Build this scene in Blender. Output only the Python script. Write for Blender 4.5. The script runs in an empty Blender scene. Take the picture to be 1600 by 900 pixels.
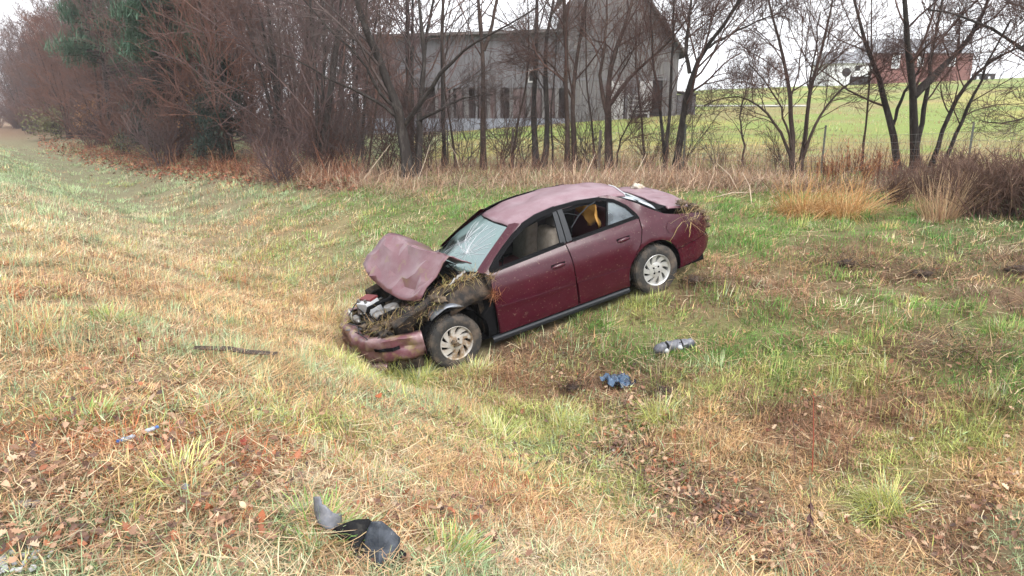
import bpy, bmesh, math, random
import numpy as np
from mathutils import Vector, Matrix, noise
from mathutils.geometry import delaunay_2d_cdt
PI = math.pi
sc = bpy.context.scene
C = sc.collection

# ---------------------------------------------------------------- camera
FPX = 1100.0
TH = math.atan(270 / FPX)
CAM = np.array([0.0, 0.0, 1.65])
cd = bpy.data.cameras.new('camera')
cam = bpy.data.objects.new('camera', cd); C.objects.link(cam)
cam.location = CAM
cam.rotation_euler = (PI / 2 - TH, 0, 0)
cd.sensor_width = 36; cd.lens = 36 * FPX / 1600
cd.clip_start = 0.05; cd.clip_end = 3000
sc.camera = cam
# ---------------------------------------------------------------- sky, sun, exposure (overcast)
SUN_EL, SUN_ROT = math.radians(48), math.radians(150)
w = bpy.data.worlds.new('World'); sc.world = w; w.use_nodes = True
nt = w.node_tree; nt.nodes.clear()
wo = nt.nodes.new('ShaderNodeOutputWorld'); bg = nt.nodes.new('ShaderNodeBackground')
sky = nt.nodes.new('ShaderNodeTexSky'); sky.sky_type = 'NISHITA'; sky.sun_disc = False
sky.sun_elevation = SUN_EL; sky.sun_rotation = SUN_ROT
sky.air_density = 1.0; sky.dust_density = 4.0; sky.ozone_density = 1.0
hs = nt.nodes.new('ShaderNodeHueSaturation'); hs.inputs['Saturation'].default_value = 0.10
nt.links.new(sky.outputs[0], hs.inputs['Color'])
# cloud layer: an even pale sheet mixed over the clear sky, with soft faint variation
tcw = nt.nodes.new('ShaderNodeTexCoord'); nsw = nt.nodes.new('ShaderNodeTexNoise'); nsw.inputs['Scale'].default_value = 2.2; nsw.inputs['Detail'].default_value = 4
nt.links.new(tcw.outputs['Generated'], nsw.inputs['Vector'])
crw = nt.nodes.new('ShaderNodeValToRGB'); crw.color_ramp.elements[0].position = .3; crw.color_ramp.elements[0].color = (4.6, 4.75, 5.0, 1); crw.color_ramp.elements[1].position = .7; crw.color_ramp.elements[1].color = (5.6, 5.65, 5.8, 1)
nt.links.new(nsw.outputs[0], crw.inputs[0])
mxw = nt.nodes.new('ShaderNodeMixRGB'); mxw.inputs[0].default_value = .8; nt.links.new(hs.outputs[0], mxw.inputs[1]); nt.links.new(crw.outputs[0], mxw.inputs[2])
nt.links.new(mxw.outputs[0], bg.inputs[0])
bg.inputs[1].default_value = 0.15; nt.links.new(bg.outputs[0], wo.inputs[0])
sl = bpy.data.lights.new('sun', 'SUN'); sl.energy = 1.3; sl.angle = math.radians(35); sl.color = (1, .97, .93)
so = bpy.data.objects.new('sun', sl); C.objects.link(so)
# sky rotation is clockwise from +Y
sd = Vector((math.sin(SUN_ROT) * math.cos(SUN_EL), math.cos(SUN_ROT) * math.cos(SUN_EL), math.sin(SUN_EL)))
so.rotation_euler = sd.to_track_quat('Z', 'Y').to_euler()
sc.view_settings.view_transform = 'Standard'; sc.view_settings.look = 'None'
sc.view_settings.exposure = 1.48; sc.view_settings.gamma = 1; sc.view_settings.use_curve_mapping = False
sc.cycles.max_bounces = 8; sc.cycles.transparent_max_bounces = 16

# ---------------------------------------------------------------- maths helpers
cF = np.array([0, math.cos(TH), -math.sin(TH)]); cU = np.array([0, math.sin(TH), math.cos(TH)]); cR = np.array([1.0, 0, 0])
def ray(u, v): return (u - 800) / FPX * cR - (v - 450) / FPX * cU + cF
def at(u, v, Y):
    d = ray(u, v); return CAM + d * (Y / d[1])
def sstep(a, b, x):
    t = np.clip((np.asarray(x, float) - a) / (b - a), 0, 1); return t * t * (3 - 2 * t)
# car frame: x forward, y to the driver's side, z up, origin on the ground under the front axle
Fv = np.array([-0.897, -0.378, -0.228]); Fv /= np.linalg.norm(Fv)
Lv = np.array([0.394, -0.919, -0.028]); Lv -= Lv @ Fv * Fv; Lv /= np.linalg.norm(Lv); Uv = np.cross(Fv, Lv)
CO = np.array([-.85, 8.14, -1.04]); CM = np.c_[Fv, Lv, Uv]
def c2w(c): return CO + CM @ np.asarray(c, float)
def w2c(P): return (np.asarray(P) - CO) @ CM

class VN:  # vectorised value noise
    def __init__(s, seed): s.t = np.random.RandomState(seed).rand(256, 256)
    def __call__(s, x, y):
        x = np.asarray(x, float); y = np.asarray(y, float)
        xi = np.floor(x).astype(int); yi = np.floor(y).astype(int); fx = x - xi; fy = y - yi
        fx = fx * fx * (3 - 2 * fx); fy = fy * fy * (3 - 2 * fy)
        g = lambda a, b: s.t[a & 255, b & 255]
        return (g(xi, yi) * (1 - fx) + g(xi + 1, yi) * fx) * (1 - fy) + (g(xi, yi + 1) * (1 - fx) + g(xi + 1, yi + 1) * fx) * fy
    def fbm(s, x, y, o=4):
        r = 0; a = .5
        for k in range(o): r = r + a * s(x * 2 ** k + 17 * k, y * 2 ** k + 5 * k); a *= .5
        return r / (1 - .5 ** o)
vn = VN(3); vn2 = VN(8)

PROF_S = np.array([-400, 0.2, 1.0, 2.0, 3.0, 3.6, 4.6, 5.6, 6.7, 8.5, 11, 14, 18, 400])
PROF_Z = np.array([0, 0, -.12, -.50, -.95, -1.12, -1.12, -.85, -.50, -.18, .04, .15, .22, .3])
def hraw(x, y):
    s = .79 * x + .61 * y
    h = (np.interp(s - .35, PROF_S, PROF_Z) + np.interp(s + .35, PROF_S, PROF_Z) + np.interp(s, PROF_S, PROF_Z)) / 3
    far = sstep(25, 70, np.hypot(x, y))
    h = h * (1 - .55 * far)
    a = x / np.maximum(y, 1)
    hill = np.interp(a, [-.9, -.3, -.09, .18, .27, .73, 1.5], [0, .3, 1.6, 4.7, 5.3, 7.2, 7.2])
    ramp = np.clip((y - 19) / 91, 0, 1); ramp = np.where(y > 110, 1 - sstep(110, 330, y) * .9, ramp)
    ramp = ramp * (1 - .25 * np.exp(-((y - 25) / 8) ** 2))
    return h + hill * ramp
def hgt(x, y):
    x = np.asarray(x, float); y = np.asarray(y, float)
    h = hraw(x, y)
    d = np.hypot(x, y)
    nearw = 1 - sstep(30, 60, d)
    h = h + (vn.fbm(x * .6 + 40, y * .6 + 40, 3) - .5) * .16 * (1 - sstep(60, 120, d))
    h = h + (vn2.fbm(x * 3 + 9, y * 3 + 9, 3) - .5) * .12 * nearw
    # plane carried by the car's wheels
    P = np.stack([x - CO[0], y - CO[1]], -1)
    zc = CO[2] - (P[..., 0] * Uv[0] + P[..., 1] * Uv[1]) / Uv[2]
    q = np.stack([x, y, zc], -1) - CO
    cx = q @ Fv; cy = q @ Lv
    dx = np.maximum(np.maximum(cx - .35, -2.95 - cx), 0); dy = np.maximum(np.abs(cy) - .85, 0)
    wgt = 1 - sstep(0, 1.1, np.hypot(dx, dy))
    rut = .025 + (vn2.fbm(x * 3, y * 3, 3) - .5) * .05
    return h * (1 - wgt) + (zc + rut) * wgt
def grounds(u, v, maxd=400):
    u = np.atleast_1d(np.asarray(u, float)); v = np.atleast_1d(np.asarray(v, float))
    d = (u - 800)[:, None] / FPX * cR - (v - 450)[:, None] / FPX * cU + cF
    lo = np.zeros(len(u)); hi = np.full(len(u), float(maxd)); done = np.zeros(len(u), bool); t = 1.0
    while t < maxd and not done.all():
        p = CAM + d * t; under = (p[:, 2] < hgt(p[:, 0], p[:, 1])) & ~done
        hi[under] = t; done |= under; lo[~done] = t; t *= 1.035
    for _ in range(18):
        m = (lo + hi) / 2; p = CAM + d * m[:, None]; un = p[:, 2] < hgt(p[:, 0], p[:, 1]); hi = np.where(un, m, hi); lo = np.where(un, lo, m)
    p = CAM + d * hi[:, None]; p[:, 2] = hgt(p[:, 0], p[:, 1]); return p
def ground(u, v): return grounds([u], [v])[0]
def onground(x, y, dz=0): return (x, y, float(hgt(x, y)) + dz)

# ---------------------------------------------------------------- materials
def mat(name, col=(.5, .5, .5), rough=.6, metal=0, coat=0, attr=None, n1=None, n2=None, bump=None, trans=0, spec=.5, alpha=1):
    """n1/n2 = (scale, colour, low, high): noise-masked second colour"""
    m = bpy.data.materials.new(name); m.use_nodes = True; t = m.node_tree; N = t.nodes; L = t.links
    b = N['Principled BSDF']; b.inputs['Roughness'].default_value = rough; b.inputs['Metallic'].default_value = metal
    b.inputs['Coat Weight'].default_value = coat; b.inputs['Coat Roughness'].default_value = .12
    b.inputs['Specular IOR Level'].default_value = spec; b.inputs['Alpha'].default_value = alpha
    tc = N.new('ShaderNodeTexCoord')
    if attr:
        a = N.new('ShaderNodeAttribute'); a.attribute_name = attr; src = a.outputs['Color']
    else:
        a = N.new('ShaderNodeRGB'); a.outputs[0].default_value = (*col, 1); src = a.outputs[0]
    for k, n in enumerate((n1, n2)):
        if not n: continue
        ns = N.new('ShaderNodeTexNoise'); ns.inputs['Scale'].default_value = n[0]; ns.inputs['Detail'].default_value = 6; ns.inputs['Roughness'].default_value = .65
        if len(n) > 4:
            mp = N.new('ShaderNodeMapping'); mp.inputs['Scale'].default_value = n[4]; L.new(tc.outputs['Object'], mp.inputs[0]); L.new(mp.outputs[0], ns.inputs['Vector'])
        else: L.new(tc.outputs['Object'], ns.inputs['Vector'])
        mr = N.new('ShaderNodeMapRange'); mr.inputs['From Min'].default_value = n[2]; mr.inputs['From Max'].default_value = n[3]
        L.new(ns.outputs[0], mr.inputs[0])
        mx = N.new('ShaderNodeMixRGB'); L.new(mr.outputs[0], mx.inputs[0]); L.new(src, mx.inputs[1]); mx.inputs[2].default_value = (*n[1], 1); src = mx.outputs[0]
    L.new(src, b.inputs['Base Color'])
    if bump:
        ns = N.new('ShaderNodeTexNoise'); ns.inputs['Scale'].default_value = bump[0]; ns.inputs['Detail'].default_value = 5; L.new(tc.outputs['Object'], ns.inputs['Vector'])
        bp = N.new('ShaderNodeBump'); bp.inputs['Strength'].default_value = bump[1]; bp.inputs['Distance'].default_value = .02
        L.new(ns.outputs[0], bp.inputs['Height']); L.new(bp.outputs[0], b.inputs['Normal'])
    if trans:
        tr = N.new('ShaderNodeBsdfTranslucent'); L.new(src, tr.inputs[0]); ms = N.new('ShaderNodeMixShader'); ms.inputs[0].default_value = trans
        L.new(b.outputs[0], ms.inputs[1]); L.new(tr.outputs[0], ms.inputs[2]); L.new(ms.outputs[0], N['Material Output'].inputs[0])
    return m
M = {}
M['soil'] = mat('soil', attr='col', rough=.95, n1=(9, (.09, .06, .038), .50, .72), n2=(45, (.20, .15, .09), .5, .75), bump=(30, .7), spec=.2)
M['grass'] = mat('grass_blades', attr='col', rough=.6, trans=.25, spec=.25)
M['leaf'] = mat('dead_leaf', attr='col', rough=.6, trans=.12, spec=.4)
M['bark'] = mat('bark_grey', (.026, .021, .019), .95, n1=(9, (.085, .075, .068), .5, .75, (1, 1, .3)), n2=(3, (.045, .035, .03), .55, .8), bump=(25, .8), spec=.2)
M['bark_red'] = mat('bark_brown', (.042, .028, .023), .95, n1=(9, (.10, .07, .058), .5, .75, (1, 1, .3)), bump=(25, .8), spec=.2)
M['twig'] = mat('twig_brown', (.062, .036, .031), .85, n1=(.7, (.115, .065, .052), .45, .65), spec=.2)
M['twig_grey'] = mat('twig_grey', (.055, .043, .041), .85, n1=(.7, (.105, .078, .072), .45, .65), spec=.2)
M['twig_wood'] = mat('twig_russet', (.165, .082, .062), .9, n1=(.35, (.11, .07, .064), .42, .62), spec=.1)
M['twig_purple'] = mat('twig_purple', (.105, .073, .072), .9, n1=(.35, (.16, .088, .066), .45, .65), spec=.1)

# ---------------------------------------------------------------- object helpers
def srt(o, **k):
    for a, b in k.items(): o[a] = b
    return o
def link(name, me, parent=None):
    o = bpy.data.objects.new(name, me); C.objects.link(o)
    if parent is not None: o.parent = parent
    return o
def thing(name, label, cat, loc=(0, 0, 0), rz=0, group=None):
    o = bpy.data.objects.new(name, None); C.objects.link(o); o.location = loc; o.rotation_euler = (0, 0, rz); o.empty_display_size = .2
    o['label'] = label; o['category'] = cat
    if group: o['group'] = group
    return o
def tag(o, label=None, cat=None, group=None, kind=None):
    if label: o['label'] = label
    if cat: o['category'] = cat
    if group: o['group'] = group
    if kind: o['kind'] = kind
    return o
def npmesh(name, V, loops, starts, totals, m, smooth=False, col=None):
    me = bpy.data.meshes.new(name)
    V = np.asarray(V, np.float32); me.vertices.add(len(V)); me.vertices.foreach_set('co', V.ravel())
    me.loops.add(len(loops)); me.loops.foreach_set('vertex_index', np.asarray(loops, np.int32))
    me.polygons.add(len(starts)); me.polygons.foreach_set('loop_start', np.asarray(starts, np.int32)); me.polygons.foreach_set('loop_total', np.asarray(totals, np.int32))
    if smooth: me.polygons.foreach_set('use_smooth', np.ones(len(starts), bool))
    if col is not None:
        a = me.color_attributes.new('col', 'FLOAT_COLOR', 'POINT'); a.data.foreach_set('color', np.c_[col, np.ones(len(col))].astype(np.float32).ravel())
    me.update(calc_edges=True); me.validate()
    me.materials.append(m); return me
def quadmesh(name, V, Q, m, **k):
    Q = np.asarray(Q); return npmesh(name, V, Q.ravel(), np.arange(len(Q)) * Q.shape[1], np.full(len(Q), Q.shape[1]), m, **k)

class MB:
    def __init__(s): s.v = []; s.f = []
    def add(s, vs, fs):
        b = len(s.v); s.v += [tuple(map(float, p)) for p in vs]; s.f += [tuple(i + b for i in q) for q in fs]
    def box(s, a, b):
        x0, y0, z0 = a; x1, y1, z1 = b
        s.add([(x0, y0, z0), (x1, y0, z0), (x1, y1, z0), (x0, y1, z0), (x0, y0, z1), (x1, y0, z1), (x1, y1, z1), (x0, y1, z1)],
              [(3, 2, 1, 0), (4, 5, 6, 7), (0, 1, 5, 4), (1, 2, 6, 5), (2, 3, 7, 6), (3, 0, 4, 7)])
    def tube(s, pts, rad, n=8, caps=True):
        pts = [np.asarray(p, float) for p in pts]; K = len(pts)
        if not hasattr(rad, '__len__'): rad = [rad] * K
        vs = []; ref = np.array([.13, .21, .97])
        for i, p in enumerate(pts):
            t = pts[min(i + 1, K - 1)] - pts[max(i - 1, 0)]; t = t / (np.linalg.norm(t) + 1e-9)
            u = np.cross(t, ref)
            if np.linalg.norm(u) < .1: u = np.cross(t, (1, 0, 0))
            u /= np.linalg.norm(u); v = np.cross(t, u)
            for k in range(n):
                a = 2 * PI * k / n; vs.append(p + rad[i] * (math.cos(a) * u + math.sin(a) * v))
        fs = [(i * n + k, i * n + (k + 1) % n, (i + 1) * n + (k + 1) % n, (i + 1) * n + k) for i in range(K - 1) for k in range(n)]
        if caps: fs += [tuple(range(n))[::-1], tuple((K - 1) * n + k for k in range(n))]
        s.add(vs, fs)
    def grid(s, P):  # P[i][j] points
        n = len(P); m_ = len(P[0]); s.add([p for r in P for p in r], [(i * m_ + j, (i + 1) * m_ + j, (i + 1) * m_ + j + 1, i * m_ + j + 1) for i in range(n - 1) for j in range(m_ - 1)])
    def lathe(s, prof, n=32, axis='y', c=(0, 0, 0), caps=False):  # prof: (radius, offset along axis)
        vs = []
        for r, h in prof:
            for k in range(n):
                a = 2 * PI * k / n
                vs.append((c[0] + r * math.cos(a), c[1] + h, c[2] + r * math.sin(a)) if axis == 'y' else (c[0] + r * math.cos(a), c[1] + r * math.sin(a), c[2] + h))
        fs = [(i * n + k, i * n + (k + 1) % n, (i + 1) * n + (k + 1) % n, (i + 1) * n + k) for i in range(len(prof) - 1) for k in range(n)]
        if caps: fs += [tuple(range(n)), tuple((len(prof) - 1) * n + k for k in range(n))[::-1]]
        s.add(vs, fs)
    def build(s, name, m, parent=None, smooth=False, bevel=0, solid=0, angle=40):
        me = bpy.data.meshes.new(name); me.from_pydata(s.v, [], s.f); me.materials.append(m)
        if smooth:
            me.polygons.foreach_set('use_smooth', [True] * len(me.polygons)); me.set_sharp_from_angle(angle=math.radians(angle))
        me.update(); o = link(name, me, parent)
        if solid:
            md = o.modifiers.new('solid', 'SOLIDIFY'); md.thickness = solid; md.offset = 0
        if bevel:
            md = o.modifiers.new('bevel', 'BEVEL'); md.width = bevel; md.segments = 2; md.limit_method = 'ANGLE'
        return o

# ---------------------------------------------------------------- ground colours
def rgb(r, g, b):  # sRGB 0-255 picture tone -> albedo
    c = np.array([r, g, b]) / 255.; return np.where(c <= .04045, c / 12.92, ((c + .055) / 1.055) ** 2.4)
K_ = .86
STRAW, PSTRAW, PGREEN, GREEN, DGREEN, YGREEN, BROWN, PINKB, RUSSET, DARKB, OCH = [rgb(*c) * K_ for c in
    ((205, 170, 126), (208, 190, 158), (166, 182, 140), (112, 152, 74), (86, 122, 62), (178, 184, 110), (134, 106, 85), (166, 130, 102), (174, 110, 74), (84, 62, 54), (188, 148, 96))]
PATCH = [  # (u, v, pixel radius, colour, weight)
 (8, 206, 30, PINKB, 1.2), (60, 214, 30, PINKB, 1),
 (40, 232, 70, PGREEN, 1.3), (60, 262, 120, PGREEN, 1.6), (300, 262, 60, PSTRAW, .8), (240, 305, 110, PGREEN, 1), (380, 305, 90, PGREEN, 1), (470, 330, 90, GREEN, 1.1), (620, 330, 90, GREEN, 1.2), (740, 325, 80, GREEN, 1),
 (120, 340, 90, PSTRAW, 1), (250, 370, 110, PSTRAW, 1), (60, 400, 110, STRAW, 1), (140, 450, 100, PINKB, .8), (330, 390, 110, STRAW, 1.1), (430, 430, 70, YGREEN, .8), (400, 480, 100, STRAW, 1), (460, 400, 60, YGREEN, .8), (250, 450, 90, STRAW, .9), (520, 400, 50, PGREEN, .8),
 (350, 530, 80, PGREEN, .8), (150, 520, 90, PGREEN, .7), (50, 500, 80, STRAW, .9), (230, 540, 50, PINKB, .8), (60, 600, 110, STRAW, 1), (210, 610, 90, STRAW, .8), (190, 570, 60, PINKB, .7), (60, 760, 110, PINKB, 1), (100, 690, 80, RUSSET, .5), (250, 720, 90, STRAW, .8), (340, 700, 80, RUSSET, 1.1), (245, 705, 60, RUSSET, .9), (150, 680, 60, RUSSET, .6), (470, 720, 50, RUSSET, .5), (820, 770, 60, RUSSET, .6), (200, 800, 70, RUSSET, .6), (60, 540, 60, RUSSET, .5), (160, 410, 70, RUSSET, .45), (330, 430, 70, RUSSET, .4), (60, 460, 60, RUSSET, .5), (400, 660, 60, RUSSET, .5), (640, 800, 60, RUSSET, .4), (320, 620, 50, RUSSET, .5), (560, 690, 50, RUSSET, .4), (330, 770, 90, PINKB, .8),
 (480, 650, 90, YGREEN, .8), (420, 600, 80, STRAW, .9), (520, 720, 80, PSTRAW, .9), (130, 640, 40, YGREEN, .8), (130, 850, 80, PINKB, .8), (240, 850, 80, STRAW, .8), (430, 870, 60, PSTRAW, .7), (280, 740, 40, PGREEN, .8), (470, 820, 60, PGREEN, .8), (690, 880, 60, PGREEN, .9), (570, 790, 60, PSTRAW, .8),
 (610, 590, 60, YGREEN, 1.4), (540, 540, 50, YGREEN, 1), (780, 680, 80, YGREEN, 1), (700, 740, 90, STRAW, .8), (890, 655, 60, YGREEN, .9), (840, 610, 80, PINKB, .9), (900, 575, 80, BROWN, .9), (830, 560, 60, BROWN, 1), (1010, 600, 60, BROWN, .9), (1040, 640, 60, YGREEN, .8), (960, 540, 50, GREEN, .7),
 (1040, 565, 50, GREEN, 1), (1120, 500, 80, GREEN, .9), (1140, 540, 70, GREEN, 1), (1000, 480, 60, YGREEN, .7), (1110, 450, 50, BROWN, 1.2), (1200, 430, 80, PINKB, .7), (1360, 410, 90, BROWN, .9), (1480, 430, 80, BROWN, .7), (1570, 430, 60, BROWN, .8), (1290, 370, 90, GREEN, .9), (1150, 335, 90, GREEN, 1.2), (1400, 365, 70, GREEN, .9), (1530, 380, 80, DGREEN, .7),
 (1450, 470, 90, GREEN, 1), (1300, 480, 90, GREEN, .8), (1280, 520, 60, PINKB, .6), (1490, 540, 70, BROWN, .8), (1550, 520, 60, GREEN, .7), (1250, 570, 90, GREEN, .9), (1350, 600, 80, YGREEN, .7), (1540, 600, 70, GREEN, .8), (1180, 600, 60, YGREEN, .6), (1350, 650, 70, PINKB, .9), (1280, 680, 80, PINKB, .8), (1480, 640, 60, PINKB, .6),
 (1450, 680, 70, YGREEN, .7), (1400, 790, 70, YGREEN, .9), (1150, 700, 80, STRAW, .6), (1180, 660, 60, BROWN, .6), (980, 710, 70, DARKB, .5), (1050, 700, 60, STRAW, .7), (1090, 790, 80, BROWN, .8), (1230, 800, 80, STRAW, .6), (1200, 870, 80, PINKB, .7), (930, 760, 70, YGREEN, .6), (900, 820, 90, STRAW, .8), (780, 800, 70, PINKB, .6), (850, 880, 80, PSTRAW, .7), (1050, 880, 80, STRAW, .7),
 (1500, 820, 80, PINKB, .8), (1560, 760, 70, STRAW, .7), (1400, 880, 90, STRAW, .7), (1560, 890, 70, BROWN, .7), (730, 640, 60, STRAW, .7), (660, 680, 70, STRAW, .8), (580, 850, 60, STRAW, .6)]
_a = np.array([(p[0], p[1], p[2]) for p in PATCH], float); _g = grounds(_a[:, 0], _a[:, 1])[:, :2]
_g1 = grounds(_a[:, 0] + _a[:, 2], _a[:, 1])[:, :2]; _g2 = grounds(_a[:, 0], np.maximum(_a[:, 1] - _a[:, 2] * .5, 200))[:, :2]; _g3 = grounds(_a[:, 0], _a[:, 1] + _a[:, 2] * .5)[:, :2]
_rx = np.hypot(*(_g1 - _g).T); _ry = np.minimum(np.hypot(*(_g2 - _g).T), np.hypot(*(_g3 - _g).T)) * 1.2
_pp = [(_g[i][0], _g[i][1], max(_rx[i], .1), max(_ry[i], .1), PATCH[i][4], PATCH[i][3]) for i in range(len(PATCH))]
PX = np.array([[p[0], p[1], p[2], p[3], p[4]] for p in _pp]); PC = np.array([p[5] for p in _pp])
def patch_w(x, y):
    """weights of each colour patch at world x,y (n, patches)"""
    d = np.hypot(x, y); a = .12 * np.maximum(d, 2)
    wx = x + (vn.fbm(x * 1.1 + 3, y * 1.1, 4) - .5) * (.5 + a * 1.5); wy = y + (vn2.fbm(x * 1.1 + 50, y * 1.1 + 9, 4) - .5) * (.5 + a * 1.5)
    # radial / tangential axes as seen from the verge
    un = np.stack([PX[:, 0], PX[:, 1]], 1); un = un / np.linalg.norm(un, axis=1)[:, None]
    dx = wx[:, None] - PX[None, :, 0]; dy = wy[:, None] - PX[None, :, 1]
    rad = dx * un[:, 0] + dy * un[:, 1]; tan = dx * un[:, 1] - dy * un[:, 0]
    q = (tan / PX[:, 2]) ** 2 + (rad / PX[:, 3]) ** 2
    return np.exp(-q * .75) * PX[:, 4] + 1e-5 / (1 + q)
def fence_s(x, y): return .79 * x + .61 * y
def zone_field(x, y):  # 1 on the mown field beyond the fence
    return sstep(17.8, 20, y + .15 * x + (vn(x * .8, y * .8) - .5) * 2) * sstep(-4.2, -2.6, x)
def base_cols(x, y, rng, sharp=2.0):
    """random pick of a local tone (for blades) """
    n = len(x); out = np.empty((n, 3)); step = 20000
    for i in range(0, n, step):
        W = patch_w(x[i:i + step], y[i:i + step]) ** sharp; W /= W.sum(1, keepdims=True)
        cs = np.cumsum(W, 1); r = rng.rand(len(W), 1); k = np.minimum((cs < r).sum(1), len(PC) - 1); c = PC[k]
        q = rng.rand(len(c)); sel = q < .20; mixc = np.array([STRAW, PINKB, PSTRAW, YGREEN, PGREEN])[rng.choice(5, len(c), p=[.26, .34, .12, .16, .12])]; c = np.where(sel[:, None], mixc, c); out[i:i + step] = c
    return out
def mean_cols(x, y):
    n = len(x); out = np.empty((n, 3)); step = 20000
    for i in range(0, n, step):
        W = patch_w(x[i:i + step], y[i:i + step]) ** 2; W /= W.sum(1, keepdims=True); out[i:i + step] = W @ PC
    return out
FIELD_G = rgb(138, 160, 76) * .64; FIELD_Y = rgb(180, 176, 94) * .62; FIELD_N = rgb(160, 136, 96) * .64
def field_col(x, y):
    n1 = vn.fbm(x * .10, y * .16, 3)[:, None]; t = sstep(.5, .68, n1)
    c = FIELD_G * (1 - t) + FIELD_Y * t
    b = (sstep(.36, .52, vn2.fbm(x * .5, y * .5, 3)) * (1 - sstep(21, 36, y)) * .9)[:, None]
    b = np.maximum(b, (sstep(.57, .66, vn2.fbm(x * .1 + 7, y * .2, 3)) * .6)[:, None])
    return c * (1 - b) + FIELD_N * b
# ---------------------------------------------------------------- ground sheet
def axis_pts(lim0, lim1, c, n, k):
    t = np.linspace(-1, 1, n); a = np.sinh(t * k) / math.sinh(k); return np.where(a < 0, c + a * (c - lim0), c + a * (lim1 - c))
gx = axis_pts(-600, 600, -.5, 260, 6.2); gy = axis_pts(-200, 1000, 7, 280, 6.0)
GX, GY = np.meshgrid(gx, gy, indexing='ij'); GZ = hgt(GX, GY)
gc = mean_cols(GX.ravel(), GY.ravel()); fz = zone_field(GX.ravel(), GY.ravel())[:, None]
gc = (gc * .30 + (BROWN * .5 + PINKB * .2) * .40) * (1 - fz) + field_col(GX.ravel(), GY.ravel()) * fz  # soil colour darkened to deepen the shadows among the grass blades
ii, jj = np.meshgrid(np.arange(len(gx) - 1), np.arange(len(gy) - 1), indexing='ij'); n_ = len(gy); b_ = (ii * n_ + jj).ravel()
gm = quadmesh('ground', np.c_[GX.ravel(), GY.ravel(), GZ.ravel()], np.c_[b_, b_ + n_, b_ + n_ + 1, b_ + 1], M['soil'], smooth=True, col=gc)
tag(link('ground', gm), kind='structure', label='grassy roadside ditch and field rising to a low hill')

# ---------------------------------------------------------------- grass
def blades(P, az, tilt, length, width, bend, col, three=True):
    """P (n,3) roots; tilt from vertical; returns V,loops.. five-vertex blades (quad + tip)"""
    n = len(P); dh = np.c_[np.cos(az), np.sin(az), np.zeros(n)]; sd_ = np.c_[-np.sin(az), np.cos(az), np.zeros(n)]
    up = np.array([0, 0, 1.0]); st = np.sin(tilt)[:, None]; ct = np.cos(tilt)[:, None]
    l = length[:, None]; wv = width[:, None]
    m1 = P + (dh * st + up * ct) * l * .5
    t2 = np.clip(tilt + bend, 0, 2.0)
    tip = m1 + (dh * np.sin(t2)[:, None] + up * np.cos(t2)[:, None]) * l * .5
    V = np.stack([P - sd_ * wv * .5, P + sd_ * wv * .5, m1 - sd_ * wv * .4, m1 + sd_ * wv * .4, tip], 1)
    b = np.arange(n)[:, None] * 5
    F4 = b + np.array([0, 1, 3, 2]); F3 = b + np.array([2, 3, 4])
    loops = np.concatenate([F4, F3], 1).ravel()
    starts = (np.arange(n)[:, None] * 7 + np.array([0, 4])).ravel(); tot = np.tile([4, 3], n)
    return V.reshape(-1, 3), loops, starts, tot, np.repeat(col, 5, 0)
def in_car(x, y):
    P = np.stack([x, y, hgt(x, y)], -1); q = w2c(P); cx, cy = q[..., 0], q[..., 1]
    body = (cx < .95) & (cx > -3.45) & (np.abs(cy) < .80)
    wheel = ((np.abs(cx) < .36) | (np.abs(cx + 2.6) < .36)) & (np.abs(np.abs(cy) - .76) < .13)
    return body | wheel
def lightness(rng, n, s=.16): return np.clip(rng.normal(1, s, n), .5, 1.5)[:, None]
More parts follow.
